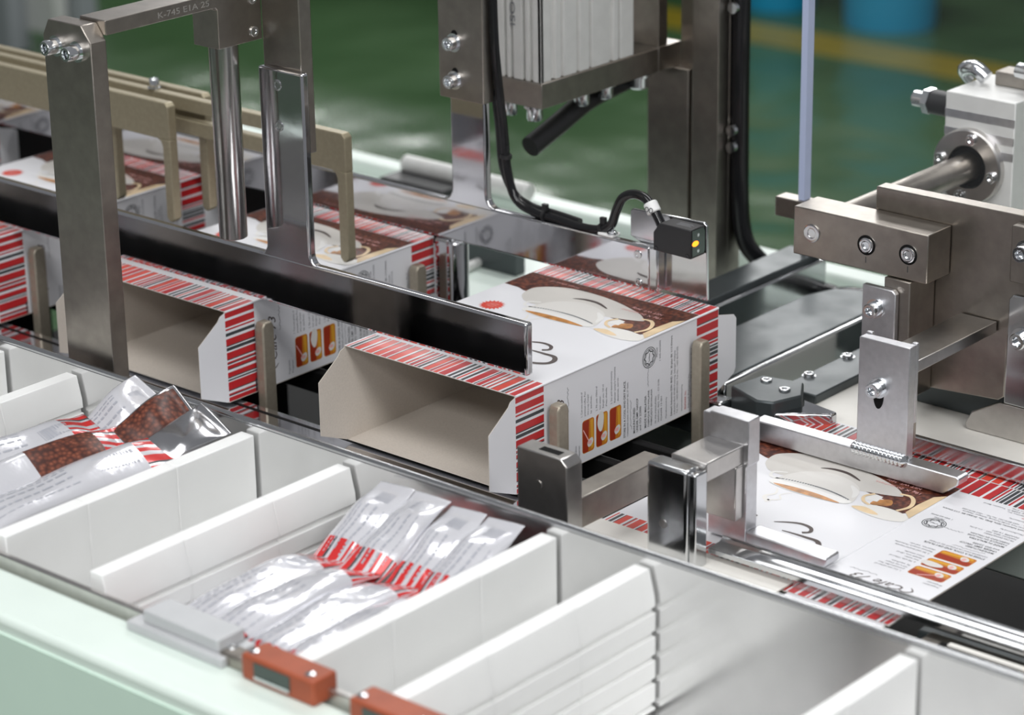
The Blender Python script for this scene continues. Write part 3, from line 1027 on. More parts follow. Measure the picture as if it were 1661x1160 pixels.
# ------------------------------------------------------------------ air cylinder on its bracket
t = thing('air_cylinder', 'grey ribbed aluminium air cylinder hanging above the rear guide', 'air cylinder', (-0.235, 0.34, 0.097))
x0, x1, y0, y1, z0, z1 = -0.259, -0.213, 0.281, 0.394, 0.1170, 0.36
mb = MB()
mb.box(x0, x1 - 0.0030, y0 + 0.0030, y1, z0, z1)
mb.build('body', ALU_C, t, bevel=0.001)
for ya, yb in ((0.0, 0.012), (0.0175, 0.0235), (0.0275, 0.0425), (0.0465, 0.0580), (0.0615, 0.0830), (0.0880, 0.0940), (0.0965, 0.113)):
    MB().box(x1 - 0.0035, x1, y0 + ya, y0 + yb, z0, z1).build('rib', ALU_C, t, bevel=0.0007)
for xa, xb in ((0.0, 0.0085), (0.0115, 0.0150), (0.0180, 0.0270), (0.0300, 0.0340), (0.0375, 0.046)):
    MB().box(x0 + xa, x0 + xb, y0, y0 + 0.0035, z0, z1).build('rib', ALU_C, t, bevel=0.0007)
lettering('ISO', 0.007, 'stamped_lettering', INK_L, t, (-0.2385, 0.2808, 0.158), (math.radians(90), math.radians(-90), 0), width=0.018)

t = thing('cylinder_bracket', 'dark steel bracket plate carrying the air cylinder', 'bracket', (-0.20, 0.40, -0.10))
MB().box(-0.2600, -0.2120, 0.2800, 0.4245, 0.0970, 0.1170).build('base_plate', STEEL, t, bevel=0.0008)
for (x, y, z) in ((-0.253, 0.290, 0.097), (-0.226, 0.288, 0.097), (-0.226, 0.345, 0.097), (-0.224, 0.372, 0.097)):
    screw(t, (x, y, z), (0, 0, -1), 0.0062, 0.010)
screw(t, (-0.222, 0.412, 0.097), (0, 0, -1), 0.0075, 0.010)
MB().tube([(-0.236, 0.420, 0.090), (-0.238, 0.370, 0.083), (-0.236, 0.330, 0.072), (-0.237, 0.295, 0.060)], 0.0085, 14, 6).build('hose_elbow', BLACKP, t)

t = thing('steel_column', 'dark steel column with channel, standing behind the sensor', 'column', (-0.20, 0.455, -0.10))
MB().box(-0.2600, -0.2120, 0.4247, 0.4545, 0.0970, 0.1170).build('support_block', STEEL, t, bevel=0.0004)
MB().box(-0.2590, -0.2125, 0.4250, 0.4370, 0.1171, 0.40).build('rear_plate', STEEL, t, bevel=0.0008)
screw(t, (-0.2170, 0.4250, 0.1700), (0, -1, 0), 0.0070, 0.009)
MB().box(-0.2400, -0.1980, 0.4460, 0.4700, -0.10, 0.0969).build('column', STEEL, t, bevel=0.0008)
MB().box(-0.2130, -0.1640, 0.4550, 0.4720, -0.10, 0.40).build('side_plate', STEEL, t, bevel=0.0008)
MB().box(-0.1900, -0.1640, 0.4400, 0.4545, -0.10, 0.40).build('channel', STEEL, t, bevel=0.0008)
screw(t, (-0.2215, 0.4545, 0.178), (0, -1, 0), 0.0075, 0.010)

# hose running down behind the column
t = thing('black_hose', 'black air hose clipped down the column behind the sensor', 'hose', (-0.15, 0.47, -0.10))
MB().tube([(-0.1580, 0.462, 0.40), (-0.1580, 0.462, 0.20), (-0.1580, 0.462, 0.05), (-0.1570, 0.465, -0.03), (-0.148, 0.475, -0.060), (-0.130, 0.500, -0.082), (-0.09, 0.510, -0.090)], 0.0075, 14, 6).build('sheath', BLACKC, t)
MB().tube([(-0.09, 0.5080, -0.090), (-0.065, 0.490, -0.080), (-0.02, 0.480, -0.072), (0.03, 0.49, -0.080)], 0.0085, 12, 6).build('lower_loop', BLACKC, t)
for z in (0.205, 0.165, 0.152, 0.052, 0.038):
    MB().lathe([(0.0045, 0), (0.0045, 0.004)], (-0.1580, 0.4530, z), (0, -1, 0), 14).build('clip', ZINC, t)

# ------------------------------------------------------------------ near press foot assembly
t = thing('near_press_foot', 'small aluminium press foot with polished square front plate', 'press foot', (0.15, 0.01, -0.10))
MB().prism([(0.1345, -0.0695), (0.1640, -0.0695), (0.1640, -0.0180), (0.1655, -0.0160), (0.1655, 0.0140), (0.1360, 0.0140), (0.1350, 0.0125), (0.1300, 0.0125), (0.1300, -0.0160), (0.1345, -0.0180)], 'y', 0.0310, 0.0430).build('upright', ALU, t, bevel=0.0006)
MB().prism([(0.1640, -0.0700), (0.2230, -0.0700), (0.2255, -0.0670), (0.2255, -0.0625), (0.1640, -0.0615)], 'y', 0.0310, 0.0460).build('toe', ALU, t, bevel=0.0012)
MB().box(0.1347, 0.1621, -0.0080, 0.0308, -0.0155, -0.0028).build('arm', STEEL_L, t, bevel=0.0008)
MB().box(0.1347, 0.1621, 0.0225, 0.0308, -0.0525, -0.0156).build('arm_leg', STEEL_L, t, bevel=0.0008)
MB().box(0.1265, 0.1580, -0.0225, -0.0080, -0.0878, -0.0050).build('front_plate', CHROME_S, t, bevel=0.0022, seg=3)
MB().box(0.1578, 0.1632, -0.0205, -0.0080, -0.0878, -0.0065).build('front_plate_edge', CHROME_S, t, bevel=0.0012)
mb = MB()
mb.lathe([(0.0030, 0), (0.0030, 0.0004), (0.0014, 0.0004)], (0.1400, -0.0225, -0.0440), (0, -1, 0), 20)
mb.build('tapped_hole', STEEL_L, t)

# ------------------------------------------------------------------ near stop block and its bar
t = thing('stop_block', 'brown steel stop block with a slot in front of the front carton', 'stop block', (0.075, -0.06, -0.10))
mb = MB()
mb.prism([(0.0620, -0.0754), (0.1020, -0.0754), (0.1020, -0.0010), (0.0975, 0.0035), (0.0620, 0.0035)], 'y', -0.0700, -0.0550)
mb.build('block', STEEL_L, t, bevel=0.0007)
mb = MB()
mb.box(0.0760, 0.0920, -0.0655, -0.0600, 0.0034, 0.0037)
mb.build('slot', DARK, t)
mb = MB()
mb.lathe([(0.0030, 0), (0.0030, 0.0004), (0.0014, 0.0004)], (0.0790, -0.0700, -0.0180), (0, -1, 0), 20)
mb.build('tapped_hole', STEEL_L, t)
MB().box(0.0840, 0.1010, -0.0550, 0.0300, -0.0470, -0.0262).build('bar', STEEL, t, bevel=0.0008)

# ------------------------------------------------------------------ far press foot assembly
t = thing('far_press_foot', 'aluminium press foot with weld bead and bolted slotted upright', 'press foot', (0.16, 0.182, -0.07))
MB().prism([(0.0650, -0.0700), (0.2180, -0.0700), (0.2290, -0.0615), (0.2300, -0.0570), (0.2280, -0.0555), (0.0650, -0.0555)], 'y', 0.1763, 0.1890).build('toe', ALU, t, bevel=0.0008)
MB().prism([(0.1495, -0.0553), (0.1890, -0.0553), (0.1890, 0.0255), (0.1495, 0.0250)], 'y', 0.1763, 0.1845).build('upright', ALU, t, bevel=0.0006)
MB().box(0.1495, 0.1540, 0.1846, 0.1875, -0.03, 0.0262).build('upright_lip', ALU, t, bevel=0.0004)
MB().box(0.1850, 0.1890, 0.1846, 0.1875, -0.03, 0.0262).build('upright_lip', ALU, t, bevel=0.0004)
MB().box(0.1700, 0.1885, 0.1846, 0.1885, -0.0480, -0.0150).build('backing_plate', STEEL, t, bevel=0.0006)
mb = MB()
mb.prism([(0.1660 + 0.0040 * math.cos(a), -0.0125 + 0.0100 * math.sin(a)) for a in [2 * math.pi * i / 20 for i in range(20)]], 'y', 0.1759, 0.1764)
mb.build('slot', DARK, t)
screw(t, (0.1660, 0.1763, -0.0075), (0, -1, 0), 0.0052, 0.0078)
mb = MB()
for i in range(13):
    x = 0.1500 + 0.0031 * i
    mb.lathe([(0.0016, -0.0030), (0.0042, -0.0016), (0.0048, 0.0), (0.0042, 0.0016), (0.0016, 0.0030)], (x + random.uniform(-.0003, .0003), 0.1760, -0.0545), (1, -0.25, 0.1), 12)
mb.build('weld_bead', ZINC, t)
MB().box(0.1580, 0.1870, 0.1876, 0.2885, 0.0040, 0.0122).build('arm', STEEL_L, t, bevel=0.0006)

# ------------------------------------------------------------------ opener head (block, plate, shaft, bearing)
t = thing('opener_head', 'brown steel clamp block with three bolts on the back plate', 'clamp head', (0.12, 0.29, -0.05))
MB().box(0.0366, 0.1475, 0.2600, 0.2890, 0.0380, 0.0732).build('clamp_block', STEEL, t, bevel=0.0008)
screw(t, (0.0524, 0.2600, 0.0560), (0, -1, 0), 0.0066, 0.0010, washer=False, name='countersunk_screw', mt=CHROME_S)
for x in (0.0978, 0.1319):
    MB().lathe([(0.0072, 0), (0.0072, 0.0003)], (x, 0.2600, 0.0563), (0, -1, 0), 26).build('counterbore', DARK, t)
    screw(t, (x + 0.001, 0.2598, 0.0567), (0, -1, 0), 0.0055, 0.0022, washer=False)
    MB().box(x - 0.0003, x + 0.0003, 0.25985, 0.2600, 0.0435, 0.0480).build('paint_mark', INK, t)
pl = [(0.0850, 0.0500), (0.0850, 0.0893), (0.3600, 0.0920), (0.3600, 0.0), (0.1945, 0.0), (0.1945, -0.0420), (0.1900, -0.0455), (0.1120, -0.0510), (0.1120, 0.0500)]
MB().prism(pl, 'y', 0.2900, 0.3020).build('back_plate', STEEL, t, bevel=0.0008)
MB().box(0.1150, 0.1360, 0.2575, 0.2895, -0.0500, 0.0375).build('drop_bar', STEEL, t, bevel=0.0008)
MB().prism([(0.1010, -0.0155), (0.1280, -0.0155), (0.1280, 0.0280), (0.1255, 0.0310), (0.1010, 0.0310)], 'y', 0.2520, 0.2570).build('slotted_plate', ALU, t, bevel=0.0008)
screw(t, (0.1125, 0.2520, 0.0155), (0, -1, 0), 0.0052, 0.0075)
MB().prism([(0.2030, -0.0400), (0.3400, -0.0400), (0.3400, 0.0390), (0.2060, 0.0390), (0.2030, 0.0360)], 'y', 0.2750, 0.2795).build('polished_plate', CHROME_S, t, bevel=0.001)
MB().box(0.2000, 0.3400, 0.2796, 0.2899, 0.0460, 0.0860).build('side_block', STEEL, t, bevel=0.0008)
screw(t, (0.2125, 0.2796, 0.0700), (0, -1, 0), 0.0060, 0.0085)
screw(t, (0.2150, 0.2750, 0.0095), (0, -1, 0), 0.0060, 0.0065)
MB().cyl((0.0600, 0.2895, 0.0610), (0.0600, 0.4548, 0.0610), 0.0105, 32).build('shaft', STEEL, t)
MB().cyl((0.0430, 0.262, 0.0480), (0.0430, 0.50, 0.0480), 0.0060, 20).build('guide_rod', STEEL_L, t)

t = thing('bearing_block', 'machined aluminium bearing block with round flange around the shaft', 'bearing block', (0.07, 0.48, -0.10))
MB().box(0.0360, 0.0960, 0.4560, 0.5200, -0.0999, 0.1150).build('block', ALU_C, t, bevel=0.001)
for z in (0.096, 0.082, 0.070):
    MB().box(0.0362, 0.0958, 0.4555, 0.4561, z, z + 0.006).build('machined_band', ALU, t)
mb = MB()
mb.lathe([(0.0293, 0), (0.0293, 0.0055), (0.0280, 0.0065), (0.0170, 0.0065), (0.0165, 0.0060), (0.0165, 0.0010)], (0.0600, 0.4560, 0.0610), (0, -1, 0), 48)
mb.build('flange', STEEL_L, t, recalc=False)
MB().lathe([(0.0165, 0), (0.0165, 0.0004)], (0.0600, 0.4552, 0.0610), (0, -1, 0), 32).build('bore', DARK, t)
for k in range(4):
    a = math.radians(80 + 90 * k)
    screw(t, (0.0600 + 0.0225 * math.cos(a), 0.4495, 0.0610 + 0.0225 * math.sin(a)), (0, -1, 0), 0.0042, 0.0026, washer=False)
MB().cyl((0.0355, 0.470, 0.1000), (0.0160, 0.470, 0.1005), 0.0095, 24, ch=0.001).build('damper_sleeve', BLACKP, t)
mb = MB()
mb.cyl((0.0160, 0.470, 0.1005), (0.0105, 0.470, 0.1006), 0.0105, 6)
mb.cyl((0.0105, 0.470, 0.1006), (-0.0005, 0.470, 0.1008), 0.0062, 20, ch=0.001)
mb.build('damper_nut', ZINC, t)
MB().tube([(0.030, 0.500, 0.1150), (0.028, 0.495, 0.1220), (0.040, 0.490, 0.1260), (0.050, 0.490, 0.1200)], 0.006, 12, 5).build('pipe_elbow', ZINC, t)
MB().box(0.0560, 0.0860, 0.492, 0.512, 0.1150, 0.1260).build('top_lever', STEEL, t, bevel=0.001)
MB().tube([(0.078, 0.490, 0.130), (0.092, 0.486, 0.131), (0.108, 0.480, 0.137), (0.13, 0.470, 0.150)], 0.0062, 12, 5).build('fitting', ZINC, t)
MB().prism([(0.062, 0.125), (0.090, 0.118), (0.118, 0.200), (0.098, 0.205)], 'y', 0.530, 0.536).build('guard_strap', ALU_C, t, bevel=0.001)

# small mount behind the clamp block with the acrylic guard standing in it
t = thing('guard_mount', 'small brown steel mount holding the acrylic guard behind the clamp block', 'mount', (0.0, 0.35, -0.10))
MB().box(-0.0420, 0.0375, 0.3480, 0.3620, 0.0290, 0.0440).build('top_bar', STEEL, t, bevel=0.0008)
t = thing('acrylic_guard', 'clear acrylic guard sheet with frosted bluish upright edge', 'guard sheet', (-0.02, 0.5, 0.044))
MB().box(-0.0175, 0.1750, 0.3510, 0.3590, 0.0442, 0.50).build('sheet', ACRYL, t)
MB().box(-0.0230, -0.0176, 0.3510, 0.3590, 0.0442, 0.50).build('frosted_edge', ACRYL_E, t)
MB().box(0.1751, 0.1790, 0.3510, 0.3590, 0.0442, 0.50).build('frosted_edge', ACRYL_E, t)

# ------------------------------------------------------------------ rails around the flat carton
t = thing('near_flap_rail', 'curved polished rail holding down the near flap of the flat carton', 'rail', (0.4, 0.0, -0.09))
pr = [(-0.0030, -0.0650), (0.0110, -0.0650), (0.0135, -0.0630), (0.0135, -0.0595), (0.0125, -0.0585), (0.0110, -0.0600), (0.0090, -0.0612), (-0.0030, -0.0612)]
MB().prism(pr, 'x', 0.160, 0.75).build('lip', CHROME_S, t, bevel=0.0005)
MB().tube([(0.160, 0.0125, -0.0590), (0.75, 0.0125, -0.0590)], 0.0009, 8, 1).build('bright_edge', CHROME_S, t)
MB().box(0.322, 0.75, -0.0320, 0.0000, -0.0780, -0.0700).build('slotted_plate', STEEL, t, bevel=0.001)
MB().box(0.334, 0.72, -0.0170, -0.0080, -0.0701, -0.0698).build('plate_slot', DARK, t)
MB().box(0.340, 0.72, -0.0118, -0.0080, -0.0698, -0.0685).build('slot_strip', CREAM, t)
MB().box(0.312, 0.75, 0.0002, 0.0080, -0.0860, -0.0720).build('polished_step', GUNM, t, bevel=0.001)
t = thing('far_flap_rail', 'straight polished rail behind the striped far flap of the flat carton', 'rail', (0.4, 0.23, -0.09))
MB().prism([(0.2225, -0.0700), (0.2290, -0.0700), (0.2290, -0.0590), (0.2270, -0.0570), (0.2225, -0.0570)], 'x', 0.132, 0.75).build('bar', CHROME_S, t, bevel=0.0010)
t = thing('white_table', 'cream board table behind the flat carton rail', 'table board', (0.3, 0.3, -0.10))
MB().box(0.02, 0.75, 0.2355, 0.40, -0.0995, -0.0740).build('board', CREAM, t, bevel=0.001)
t = thing('polished_chute', 'dark polished curved chute standing on the cream board at right', 'chute', (0.25, 0.31, -0.09))
MB().prism([(0.1050, -0.0738), (0.40, -0.0738), (0.40, 0.02), (0.1200, 0.02), (0.1050, -0.0300)], 'y', 0.3150, 0.3200).build('back_sheet', GUNM, t, bevel=0.001)
MB().prism([(0.1650, -0.0738), (0.40, -0.0738), (0.40, -0.0480), (0.1900, -0.0480), (0.1680, -0.0600), (0.1630, -0.0700)], 'y', 0.2920, 0.2950).build('reflection_shape', STEEL_L, t, bevel=0.001)  # light steel shape standing in for a reflection in the polished sheet

# ------------------------------------------------------------------ parts on the rear table beside the front carton
t = thing('dark_deck_plate', 'dark grey polished deck plate with bright edge right of the front carton', 'plate', (-0.03, 0.35, -0.10))
MB().prism([(-0.0650, 0.2300), (-0.0650, 0.4250), (-0.0560, 0.4520), (-0.0300, 0.4650), (0.0500, 0.4650), (0.0500, 0.43), (-0.0045, 0.4150), (-0.0045, 0.2300)], 'z', -0.0990, -0.0600).build('plate', GUNM, t, bevel=0.0012)
MB().prism([(-0.0042, 0.2300), (-0.0042, 0.4150), (0.0010, 0.4180), (0.0010, 0.2300)], 'z', -0.0990, -0.0605).build('bright_edge', CHROME_S, t, bevel=0.0015)
t = thing('rear_side_bar', 'polished flat bar running back beside the sensor bracket', 'bar', (-0.10, 0.39, -0.10))
MB().box(-0.1260, -0.0960, 0.2500, 0.4900, -0.0990, -0.0480).build('bar', GUNM, t, bevel=0.001)
MB().box(-0.0958, -0.0900, 0.2500, 0.4900, -0.0990, -0.0520).build('bright_edge', CHROME_S, t, bevel=0.0015)
screw(t, (-0.1000, 0.480, -0.048), (0, 0, 1), 0.0055, 0.018)
t = thing('corner_clamp', 'small polished wedge clamp with two screws beyond the front carton', 'clamp', (0.04, 0.23, -0.10))
MB().prism([(0.0130, 0.2200), (0.0180, 0.2520), (0.0500, 0.2580), (0.0640, 0.2360), (0.0560, 0.2120), (0.0440, 0.2080)], 'z', -0.0738, -0.0560).build('wedge', GUNM, t, bevel=0.0015)
MB().prism([(0.0560, 0.2120), (0.0640, 0.2360), (0.0560, 0.2480), (0.0900, 0.2420), (0.0900, 0.2350)], 'z', -0.0738, -0.0640).build('beak', CHROME, t, bevel=0.0015)
MB().box(-0.0040, 0.0130, 0.2080, 0.2240, -0.0990, -0.0660).build('tail', CHROME_S, t, bevel=0.002)
screw(t, (0.0270, 0.2440, -0.0560), (0, 0, 1), 0.0042, 0.0012, washer=False)
screw(t, (0.0480, 0.2370, -0.0560), (0, 0, 1), 0.0042, 0.0012, washer=False)
t = thing('dark_guide_plate', 'dark guide plate with small screws on the rear table', 'plate', (0.04, 0.33, -0.10))
MB().box(0.0250, 0.0560, 0.2650, 0.3900, -0.0739, -0.0670).build('plate', GUNM, t, bevel=0.001)
screw(t, (0.0290, 0.2950, -0.0670), (0, 0, 1), 0.0040, 0.0020)
screw(t, (0.0290, 0.3450, -0.0670), (0, 0, 1), 0.0040, 0.0020)
t = thing('rear_rail', 'dark rail with white strip along the rear table edge', 'rail', (-0.5, 0.5, -0.10))
MB().box(-1.0, -0.35, 0.405, 0.418, -0.0999, -0.075).build('bar', GUNM, t, bevel=0.001)
t = thing('rear_clamp', 'black clamp with pale handle bar behind the rear guide strap', 'clamp', (-0.56, 0.515, -0.10))
MB().box(-0.60, -0.52, 0.500, 0.530, -0.0999, -0.0790).build('base', BLACKP, t, bevel=0.002)
MB().cyl((-0.60, 0.536, -0.0745), (-0.445, 0.536, -0.0745), 0.0085, 20, ch=0.002).build('handle', ALU_C, t)
t = thing('black_side_guard', 'black side guard behind the carton row at left', 'side guard', (-0.63, 0.248, -0.10))
MB().box(-1.0, -0.268, 0.2450, 0.2490, -0.0999, -0.0010).build('sheet', DARK, t)
MB().box(-1.0, -0.268, 0.2491, 0.2560, -0.0999, -0.0900).build('foot_flange', DARK, t)
t = thing('mirror_upright', 'shiny rounded upright guide behind the middle carton corner', 'guide', (-0.235, 0.21, -0.09))
MB().box(-0.2620, -0.2460, 0.2085, 0.2180, -0.0990, 0.0040).build('post', CHROME, t, bevel=0.003, seg=3)
MB().cyl((-0.2430, 0.2150, -0.0999), (-0.2430, 0.2150, 0.0030), 0.0085, 32, ch=0.001).build('curved_sheet', CHROME, t)

t = thing('table_rod', 'thin bright rod lying on the rear table beyond the front carton', 'rod', (-0.39, 0.41, -0.10))
MB().cyl((-0.3880, 0.370, -0.0955), (-0.3980, 0.4480, -0.0955), 0.0042, 16, ch=0.001).build('rod', ALU_C, t)
MB().cyl((-0.3965, 0.4360, -0.0955), (-0.3980, 0.4480, -0.0955), 0.0046, 16, ch=0.001).build('rod_end', ZINC, t)

# ------------------------------------------------------------------ frame sensors and clamp in the foreground


def frame_sensor(x, lab):
    t = thing('frame_sensor', lab, 'sensor', (x + 0.027, -0.362, -0.020), 'terracotta sensors on the mint beam')
    MB().box(x, x + 0.0540, -0.3640, -0.3455, -0.0200, -0.0050).build('housing', ORCAST, t, bevel=0.0018, seg=3)
    MB().box(x + 0.0100, x + 0.0370, -0.3646, -0.3638, -0.0165, -0.0072).build('window', DGLASS, t, bevel=0.0003)
    MB().box(x + 0.0105, x + 0.0365, -0.3650, -0.3645, -0.0168, -0.0150).build('window_rim', ZINC, t)
    for xx in (x + 0.0050, x + 0.0470):
        MB().lathe([(0.0030, 0), (0.0030, 0.0008), (0.0022, 0.0012)], (xx, -0.3585, -0.0050), (0, 0, 1), 16).build('screw', ZINC, t)


frame_sensor(0.1215, 'terracotta boxed sensor on the mint beam, fully in view')
frame_sensor(0.2010, 'terracotta boxed sensor cut off by the bottom edge')
t = thing('clamp_block', 'blurred grey clamp block on the mint beam left of the sensor', 'clamp block', (0.07, -0.36, -0.02))
MB().box(0.0300, 0.1060, -0.3640, -0.3380, -0.0200, -0.0140).build('base', GREYP, t, bevel=0.001)
MB().box(0.0400, 0.1000, -0.3600, -0.3400, -0.0140, -0.0060).build('cap', GREYP, t, bevel=0.001)
screw(t, (0.1030, -0.3520, -0.0140), (0, 0, 1), 0.0030, 0.0020)
MB().box(0.1000, 0.1210, -0.3600, -0.3480, -0.0199, -0.0120).build('hinge', STEEL, t, bevel=0.0015)

# ------------------------------------------------------------------ coffee sachets


def sachet(path, width, thick, lab, group, roll=0.0, bean=None, silver=False, red_end=True, red_start=True, seed=0, bar=True):
    """stick sachet along a path of points (centre line); parts: film body, printed ends, barcode"""
    rnd = random.Random(seed)
    P = [Vector(p) for p in path]
    Q = []
    sub = 9
    for i in range(len(P) - 1):
        p0, p1, p2, p3 = P[max(i - 1, 0)], P[i], P[i + 1], P[min(i + 2, len(P) - 1)]
        for k in range(sub):
            t_ = k / sub
            Q.append(0.5 * ((2 * p1) + (p2 - p0) * t_ + (2 * p0 - 5 * p1 + 4 * p2 - p3) * t_ * t_ + (-p0 + 3 * p1 - 3 * p2 + p3) * t_ ** 3))
    Q.append(P[-1])
    n = len(Q)
    NR = 44
    cum = [0.0]
    for i in range(1, n):
        cum.append(cum[-1] + (Q[i] - Q[i - 1]).length)
    T = cum[-1]
    rings = []
    ph = rnd.uniform(0, 6)
    for i, p in enumerate(Q):
        tn = (Q[min(i + 1, n - 1)] - Q[max(i - 1, 0)]).normalized()
        s = Vector((0, 0, 1)).cross(tn)
        s.normalize()
        up = tn.cross(s)
        rm = Matrix.Rotation(roll + 0.12 * math.sin(ph + 5 * cum[i] / T), 3, tn)
        s, up = rm @ s, rm @ up
        e = min(cum[i], T - cum[i])
        g = min(1.0, max(0.0, (e - 0.006) / 0.022))
        th = 0.0006 + (thick - 0.0006) * math.sin(g * math.pi / 2) * (1 + 0.12 * math.sin(ph * 3 + 16 * cum[i] / T))
        ring = []
        for k in range(NR):
            a = 2 * math.pi * k / NR
            cx, sx = math.cos(a), math.sin(a)
            wr = 1 + 0.10 * math.sin(3 * a + ph + 9 * cum[i] / T)
            ring.append(p + s * (width / 2 * math.copysign(abs(cx) ** 0.75, cx)) + up * (th * wr * math.copysign(abs(sx) ** 0.9, sx)))
        rings.append(ring)
    base = Vector((sum(q.x for q in Q) / n, sum(q.y for q in Q) / n, min(q.z for q in Q) - thick))
    t = thing('coffee_sachet', lab, 'sachet', base, group)
    red = 0.020

    def part(i0, i1, name, mats, mfun, cap0=False, cap1=False):
        mb = MB()
        for i in range(i0, i1):
            for k in range(NR):
                k2 = (k + 1) % NR
                mb._add([rings[i][k], rings[i][k2], rings[i + 1][k2], rings[i + 1][k]], [(0, 1, 2, 3)], mfun(i, k))
        if cap0:
            mb._add(rings[i0], [tuple(range(NR))[::-1]], 0)
        if cap1:
            mb._add(rings[i1], [tuple(range(NR))], 0)
        ob = mb.build(name, mats, t, recalc=False)
        bm = bmesh.new()
        bm.from_mesh(ob.data)
        bmesh.ops.remove_doubles(bm, verts=bm.verts, dist=1e-6)
        bmesh.ops.recalc_face_normals(bm, faces=bm.faces)
        bm.to_mesh(ob.data)
        bm.free()
        ob.data.polygons.foreach_set('use_smooth', [True] * len(ob.data.polygons))
        return ob
    i0 = next(i for i in range(n) if cum[i] >= red) if red_start else 0
    i1 = max(i for i in range(n) if cum[i] <= T - red) if red_end else n - 1
    stripe = lambda i, k: (0, 0, 1, 0, 1, 0, 0, 0, 2, 1)[(k + seed) % 10]
    if red_start:
        part(0, i0, 'printed_end', [REDF, FILM, INK], stripe, cap0=True)
    if red_end:
        part(i1, n - 1, 'printed_end', [REDF, FILM, INK], stripe, cap1=True)
    film = FILMS if silver else FILM

    def body(i, k):
        if bean and bean[0] * T < cum[i] < bean[1] * T and 4 <= k <= 20:
            return 1
        return 0
    part(i0, i1, 'film', [film, BEANS], body, cap0=not red_start, cap1=not red_end)
    # barcode and small print lying on the upper side
    if bar and not silver:
        mb = MB()
        def on_top(c, w):
            # c along 0..1, w across -1..1 -> point just above the film
            f = c * (n - 1)
            i = min(int(f), n - 2)
            fr = f - i
            k = NR / 4 - w * NR / 4 * 0.8
            k0 = int(k) % NR
            kf = k - int(k)
            def rp(ii):
                return rings[ii][k0].lerp(rings[ii][(k0 + 1) % NR], kf)
            p = rp(i).lerp(rp(i + 1), fr)
            q = Q[i].lerp(Q[i + 1], fr)
            return p + (p - q).normalized() * 0.00025
        c = 0.70
        while c < 0.83:
            dw = rnd.choice([0.003, 0.005, 0.008])
            mb._add([on_top(c, -0.30), on_top(c + dw, -0.30), on_top(c + dw, 0.15), on_top(c, 0.15)], [(0, 1, 2, 3)])
            c += dw + rnd.choice([0.003, 0.006])
        mb.build('barcode', FILMINK, t, recalc=False)
        mb = MB()
        for w in (0.42, 0.27, -0.45, -0.12, 0.08):
            c = 0.14 + rnd.uniform(0, 0.08)
            while c < 0.60:
                d = rnd.uniform(0.015, 0.05)
                mb._add([on_top(c, w), on_top(c + d, w), on_top(c + d, w + 0.05), on_top(c, w + 0.05)], [(0, 1, 2, 3)])
                c += d + 0.012
        mb.build('small_print', FILMINK, t, recalc=False)
    return t


GR = 'flat sachets in the middle tray pocket'
xs = [0.034, 0.063, 0.092, 0.121]
nearl = ['front row white sachet against the grooved divider', 'front row white sachet, second from the grooved divider',
         'front row white sachet, second from the smooth divider', 'front row white sachet against the smooth divider']
farl = ['rear row white sachet against the grooved divider side', 'rear row white sachet, second from the left',
        'rear row white sachet, second from the smooth divider', 'rear row white sachet against the smooth divider']
for i, x in enumerate(xs):
    dz = (0.000, 0.002, -0.001, 0.001)[i]
    dy = (0.0, -0.004, 0.002, -0.006)[i]
    sachet([(x, -0.340, -0.036 + dz), (x, -0.300, -0.030 + dz), (x, -0.250, -0.028 + dz), (x + 0.001, -0.206 + dy, -0.032 + dz)], 0.030, 0.0065, nearl[i], GR, seed=i, red_start=True)
    sachet([(x + 0.002, -0.214 + dy, -0.033 + dz), (x + 0.001, -0.192 + dy, -0.026 + dz), (x, -0.166, -0.013 + dz), (x, -0.148, -0.0045 + dz * 0.4)], 0.030, 0.0055, farl[i], GR, seed=20 + i, red_start=True, red_end=False)
    if i % 2 == 0:
        pass
# lower layer that fills the pocket
for i, x in enumerate((0.004, 0.040, 0.078, 0.112)):
    sachet([(x + 0.006, -0.335, -0.056), (x + 0.006, -0.270, -0.052), (x + 0.006, -0.215, -0.056)], 0.033, 0.009,
           ('dim white sachet lying lowest beside the grooved divider', 'white sachet underneath the front row, left part',
            'white sachet underneath the front row, middle part', 'white sachet underneath the front row, right part')[i], 'sachets of the lower layer', seed=60 + i, bar=False)

G2 = 'curled sachets in the left tray pocket'
sachet([(-0.222, -0.335, -0.030), (-0.215, -0.285, -0.018), (-0.203, -0.235, -0.012), (-0.193, -0.192, -0.008)], 0.034, 0.0075,
       'curled white sachet with red tip touching the grooved divider', G2, roll=0.25, seed=31)
sachet([(-0.186, -0.345, -0.028), (-0.180, -0.300, -0.019), (-0.171, -0.250, -0.012), (-0.158, -0.195, -0.010)], 0.032, 0.0085,
       'curled sachet with brown coffee bean print, in the middle of the pocket', G2, roll=0.5, bean=(0.55, 0.88), seed=32, bar=False)
sachet([(-0.150, -0.345, -0.026), (-0.147, -0.300, -0.019), (-0.141, -0.245, -0.014), (-0.128, -0.185, -0.010)], 0.034, 0.0070,
       'curled white sachet with barcode leaning on the smooth divider', G2, roll=0.15, seed=33)
sachet([(-0.196, -0.215, -0.030), (-0.192, -0.190, -0.016), (-0.188, -0.166, -0.001), (-0.186, -0.148, 0.004)], 0.036, 0.0065,
       'white and silver sachet leaning up on the tray wall, furthest left', G2, roll=0.3, seed=34, red_end=False)
sachet([(-0.166, -0.220, -0.024), (-0.160, -0.192, -0.014), (-0.154, -0.166, -0.001), (-0.151, -0.148, 0.003)], 0.034, 0.0075,
       'silver sachet with brown ridge leaning on the tray wall', G2, roll=0.55, silver=True, bean=(0.3, 0.95), seed=35, red_end=False)
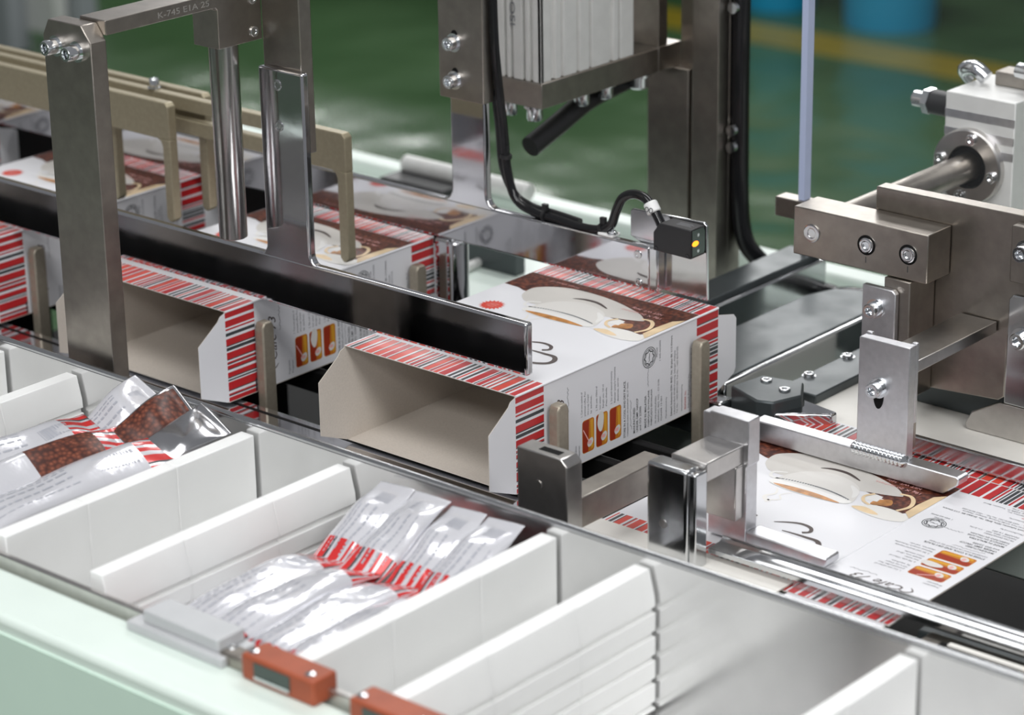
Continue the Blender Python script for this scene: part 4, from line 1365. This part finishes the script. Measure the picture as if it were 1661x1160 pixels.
sachet([(-0.138, -0.215, -0.020), (-0.133, -0.190, -0.013), (-0.128, -0.166, -0.004), (-0.125, -0.148, 0.000)], 0.032, 0.0065,
       'silver sachet leaning on the tray wall beside the smooth divider', G2, roll=0.35, silver=True, seed=36, red_end=False)

# ------------------------------------------------------------------ things standing on the hall floor behind


def container(x, y, r, h, lab):
    t = thing('plastic_drum', lab, 'drum', (x, y, FZ), 'blue drums behind the yellow line')
    MB().lathe([(r * 0.94, 0), (r * 0.96, 0.01), (r, h)], (x, y, FZ), (0, 0, 1), 36).build('body', BLUEP, t)
    MB().lathe([(r * 1.05, 0), (r * 1.06, 0.015), (r * 1.03, 0.03)], (x, y, FZ + h), (0, 0, 1), 36).build('lid', BLUEP, t)


container(-2.875, 4.36, 0.095, 0.32, 'left blue round drum behind the yellow floor line')
container(-2.535, 4.36, 0.120, 0.32, 'right blue round drum behind the yellow floor line')
t = thing('unseen_dark_rack', 'unseen dark rack added behind the blue drums for the floor reflections', 'rack', (-2.5, 5.2, FZ))
for z in (0.12, 0.6, 1.2):  # rack stays out of view, added to darken reflections in the floor
    MB().box(-7.0, -0.6, 4.75, 5.6, FZ + z, FZ + z + 0.05).build('shelf', DARK, t)
for x in (-7.0, -5.6, -4.2, -2.9, -1.8, -0.65):
    for y in (4.75, 5.55):
        MB().box(x, x + 0.05, y, y + 0.05, FZ, FZ + 1.25).build('upright', DARK, t)
MB().box(-7.0, -0.6, 5.58, 5.6, FZ, FZ + 1.25).build('back_sheet', DARK, t)
t = thing('grey_machine_stand', 'blurred grey machine stand at the upper left corner', 'machine stand', (-4.2, 3.0, FZ))
for x, y in ((-4.13, 2.80), (-3.99, 2.90), (-4.40, 3.15)):
    MB().box(x, x + 0.07, y, y + 0.07, FZ, FZ + 1.1).build('post', GREYM, t, bevel=0.006)
MB().box(-4.42, -3.90, 2.78, 3.24, FZ + 1.1, FZ + 1.2).build('top', GREYM, t, bevel=0.006)
MB().box(-4.10, -3.95, 2.86, 2.90, FZ + 0.05, FZ + 0.30).build('cross_rail', ALU_C, t, bevel=0.006)
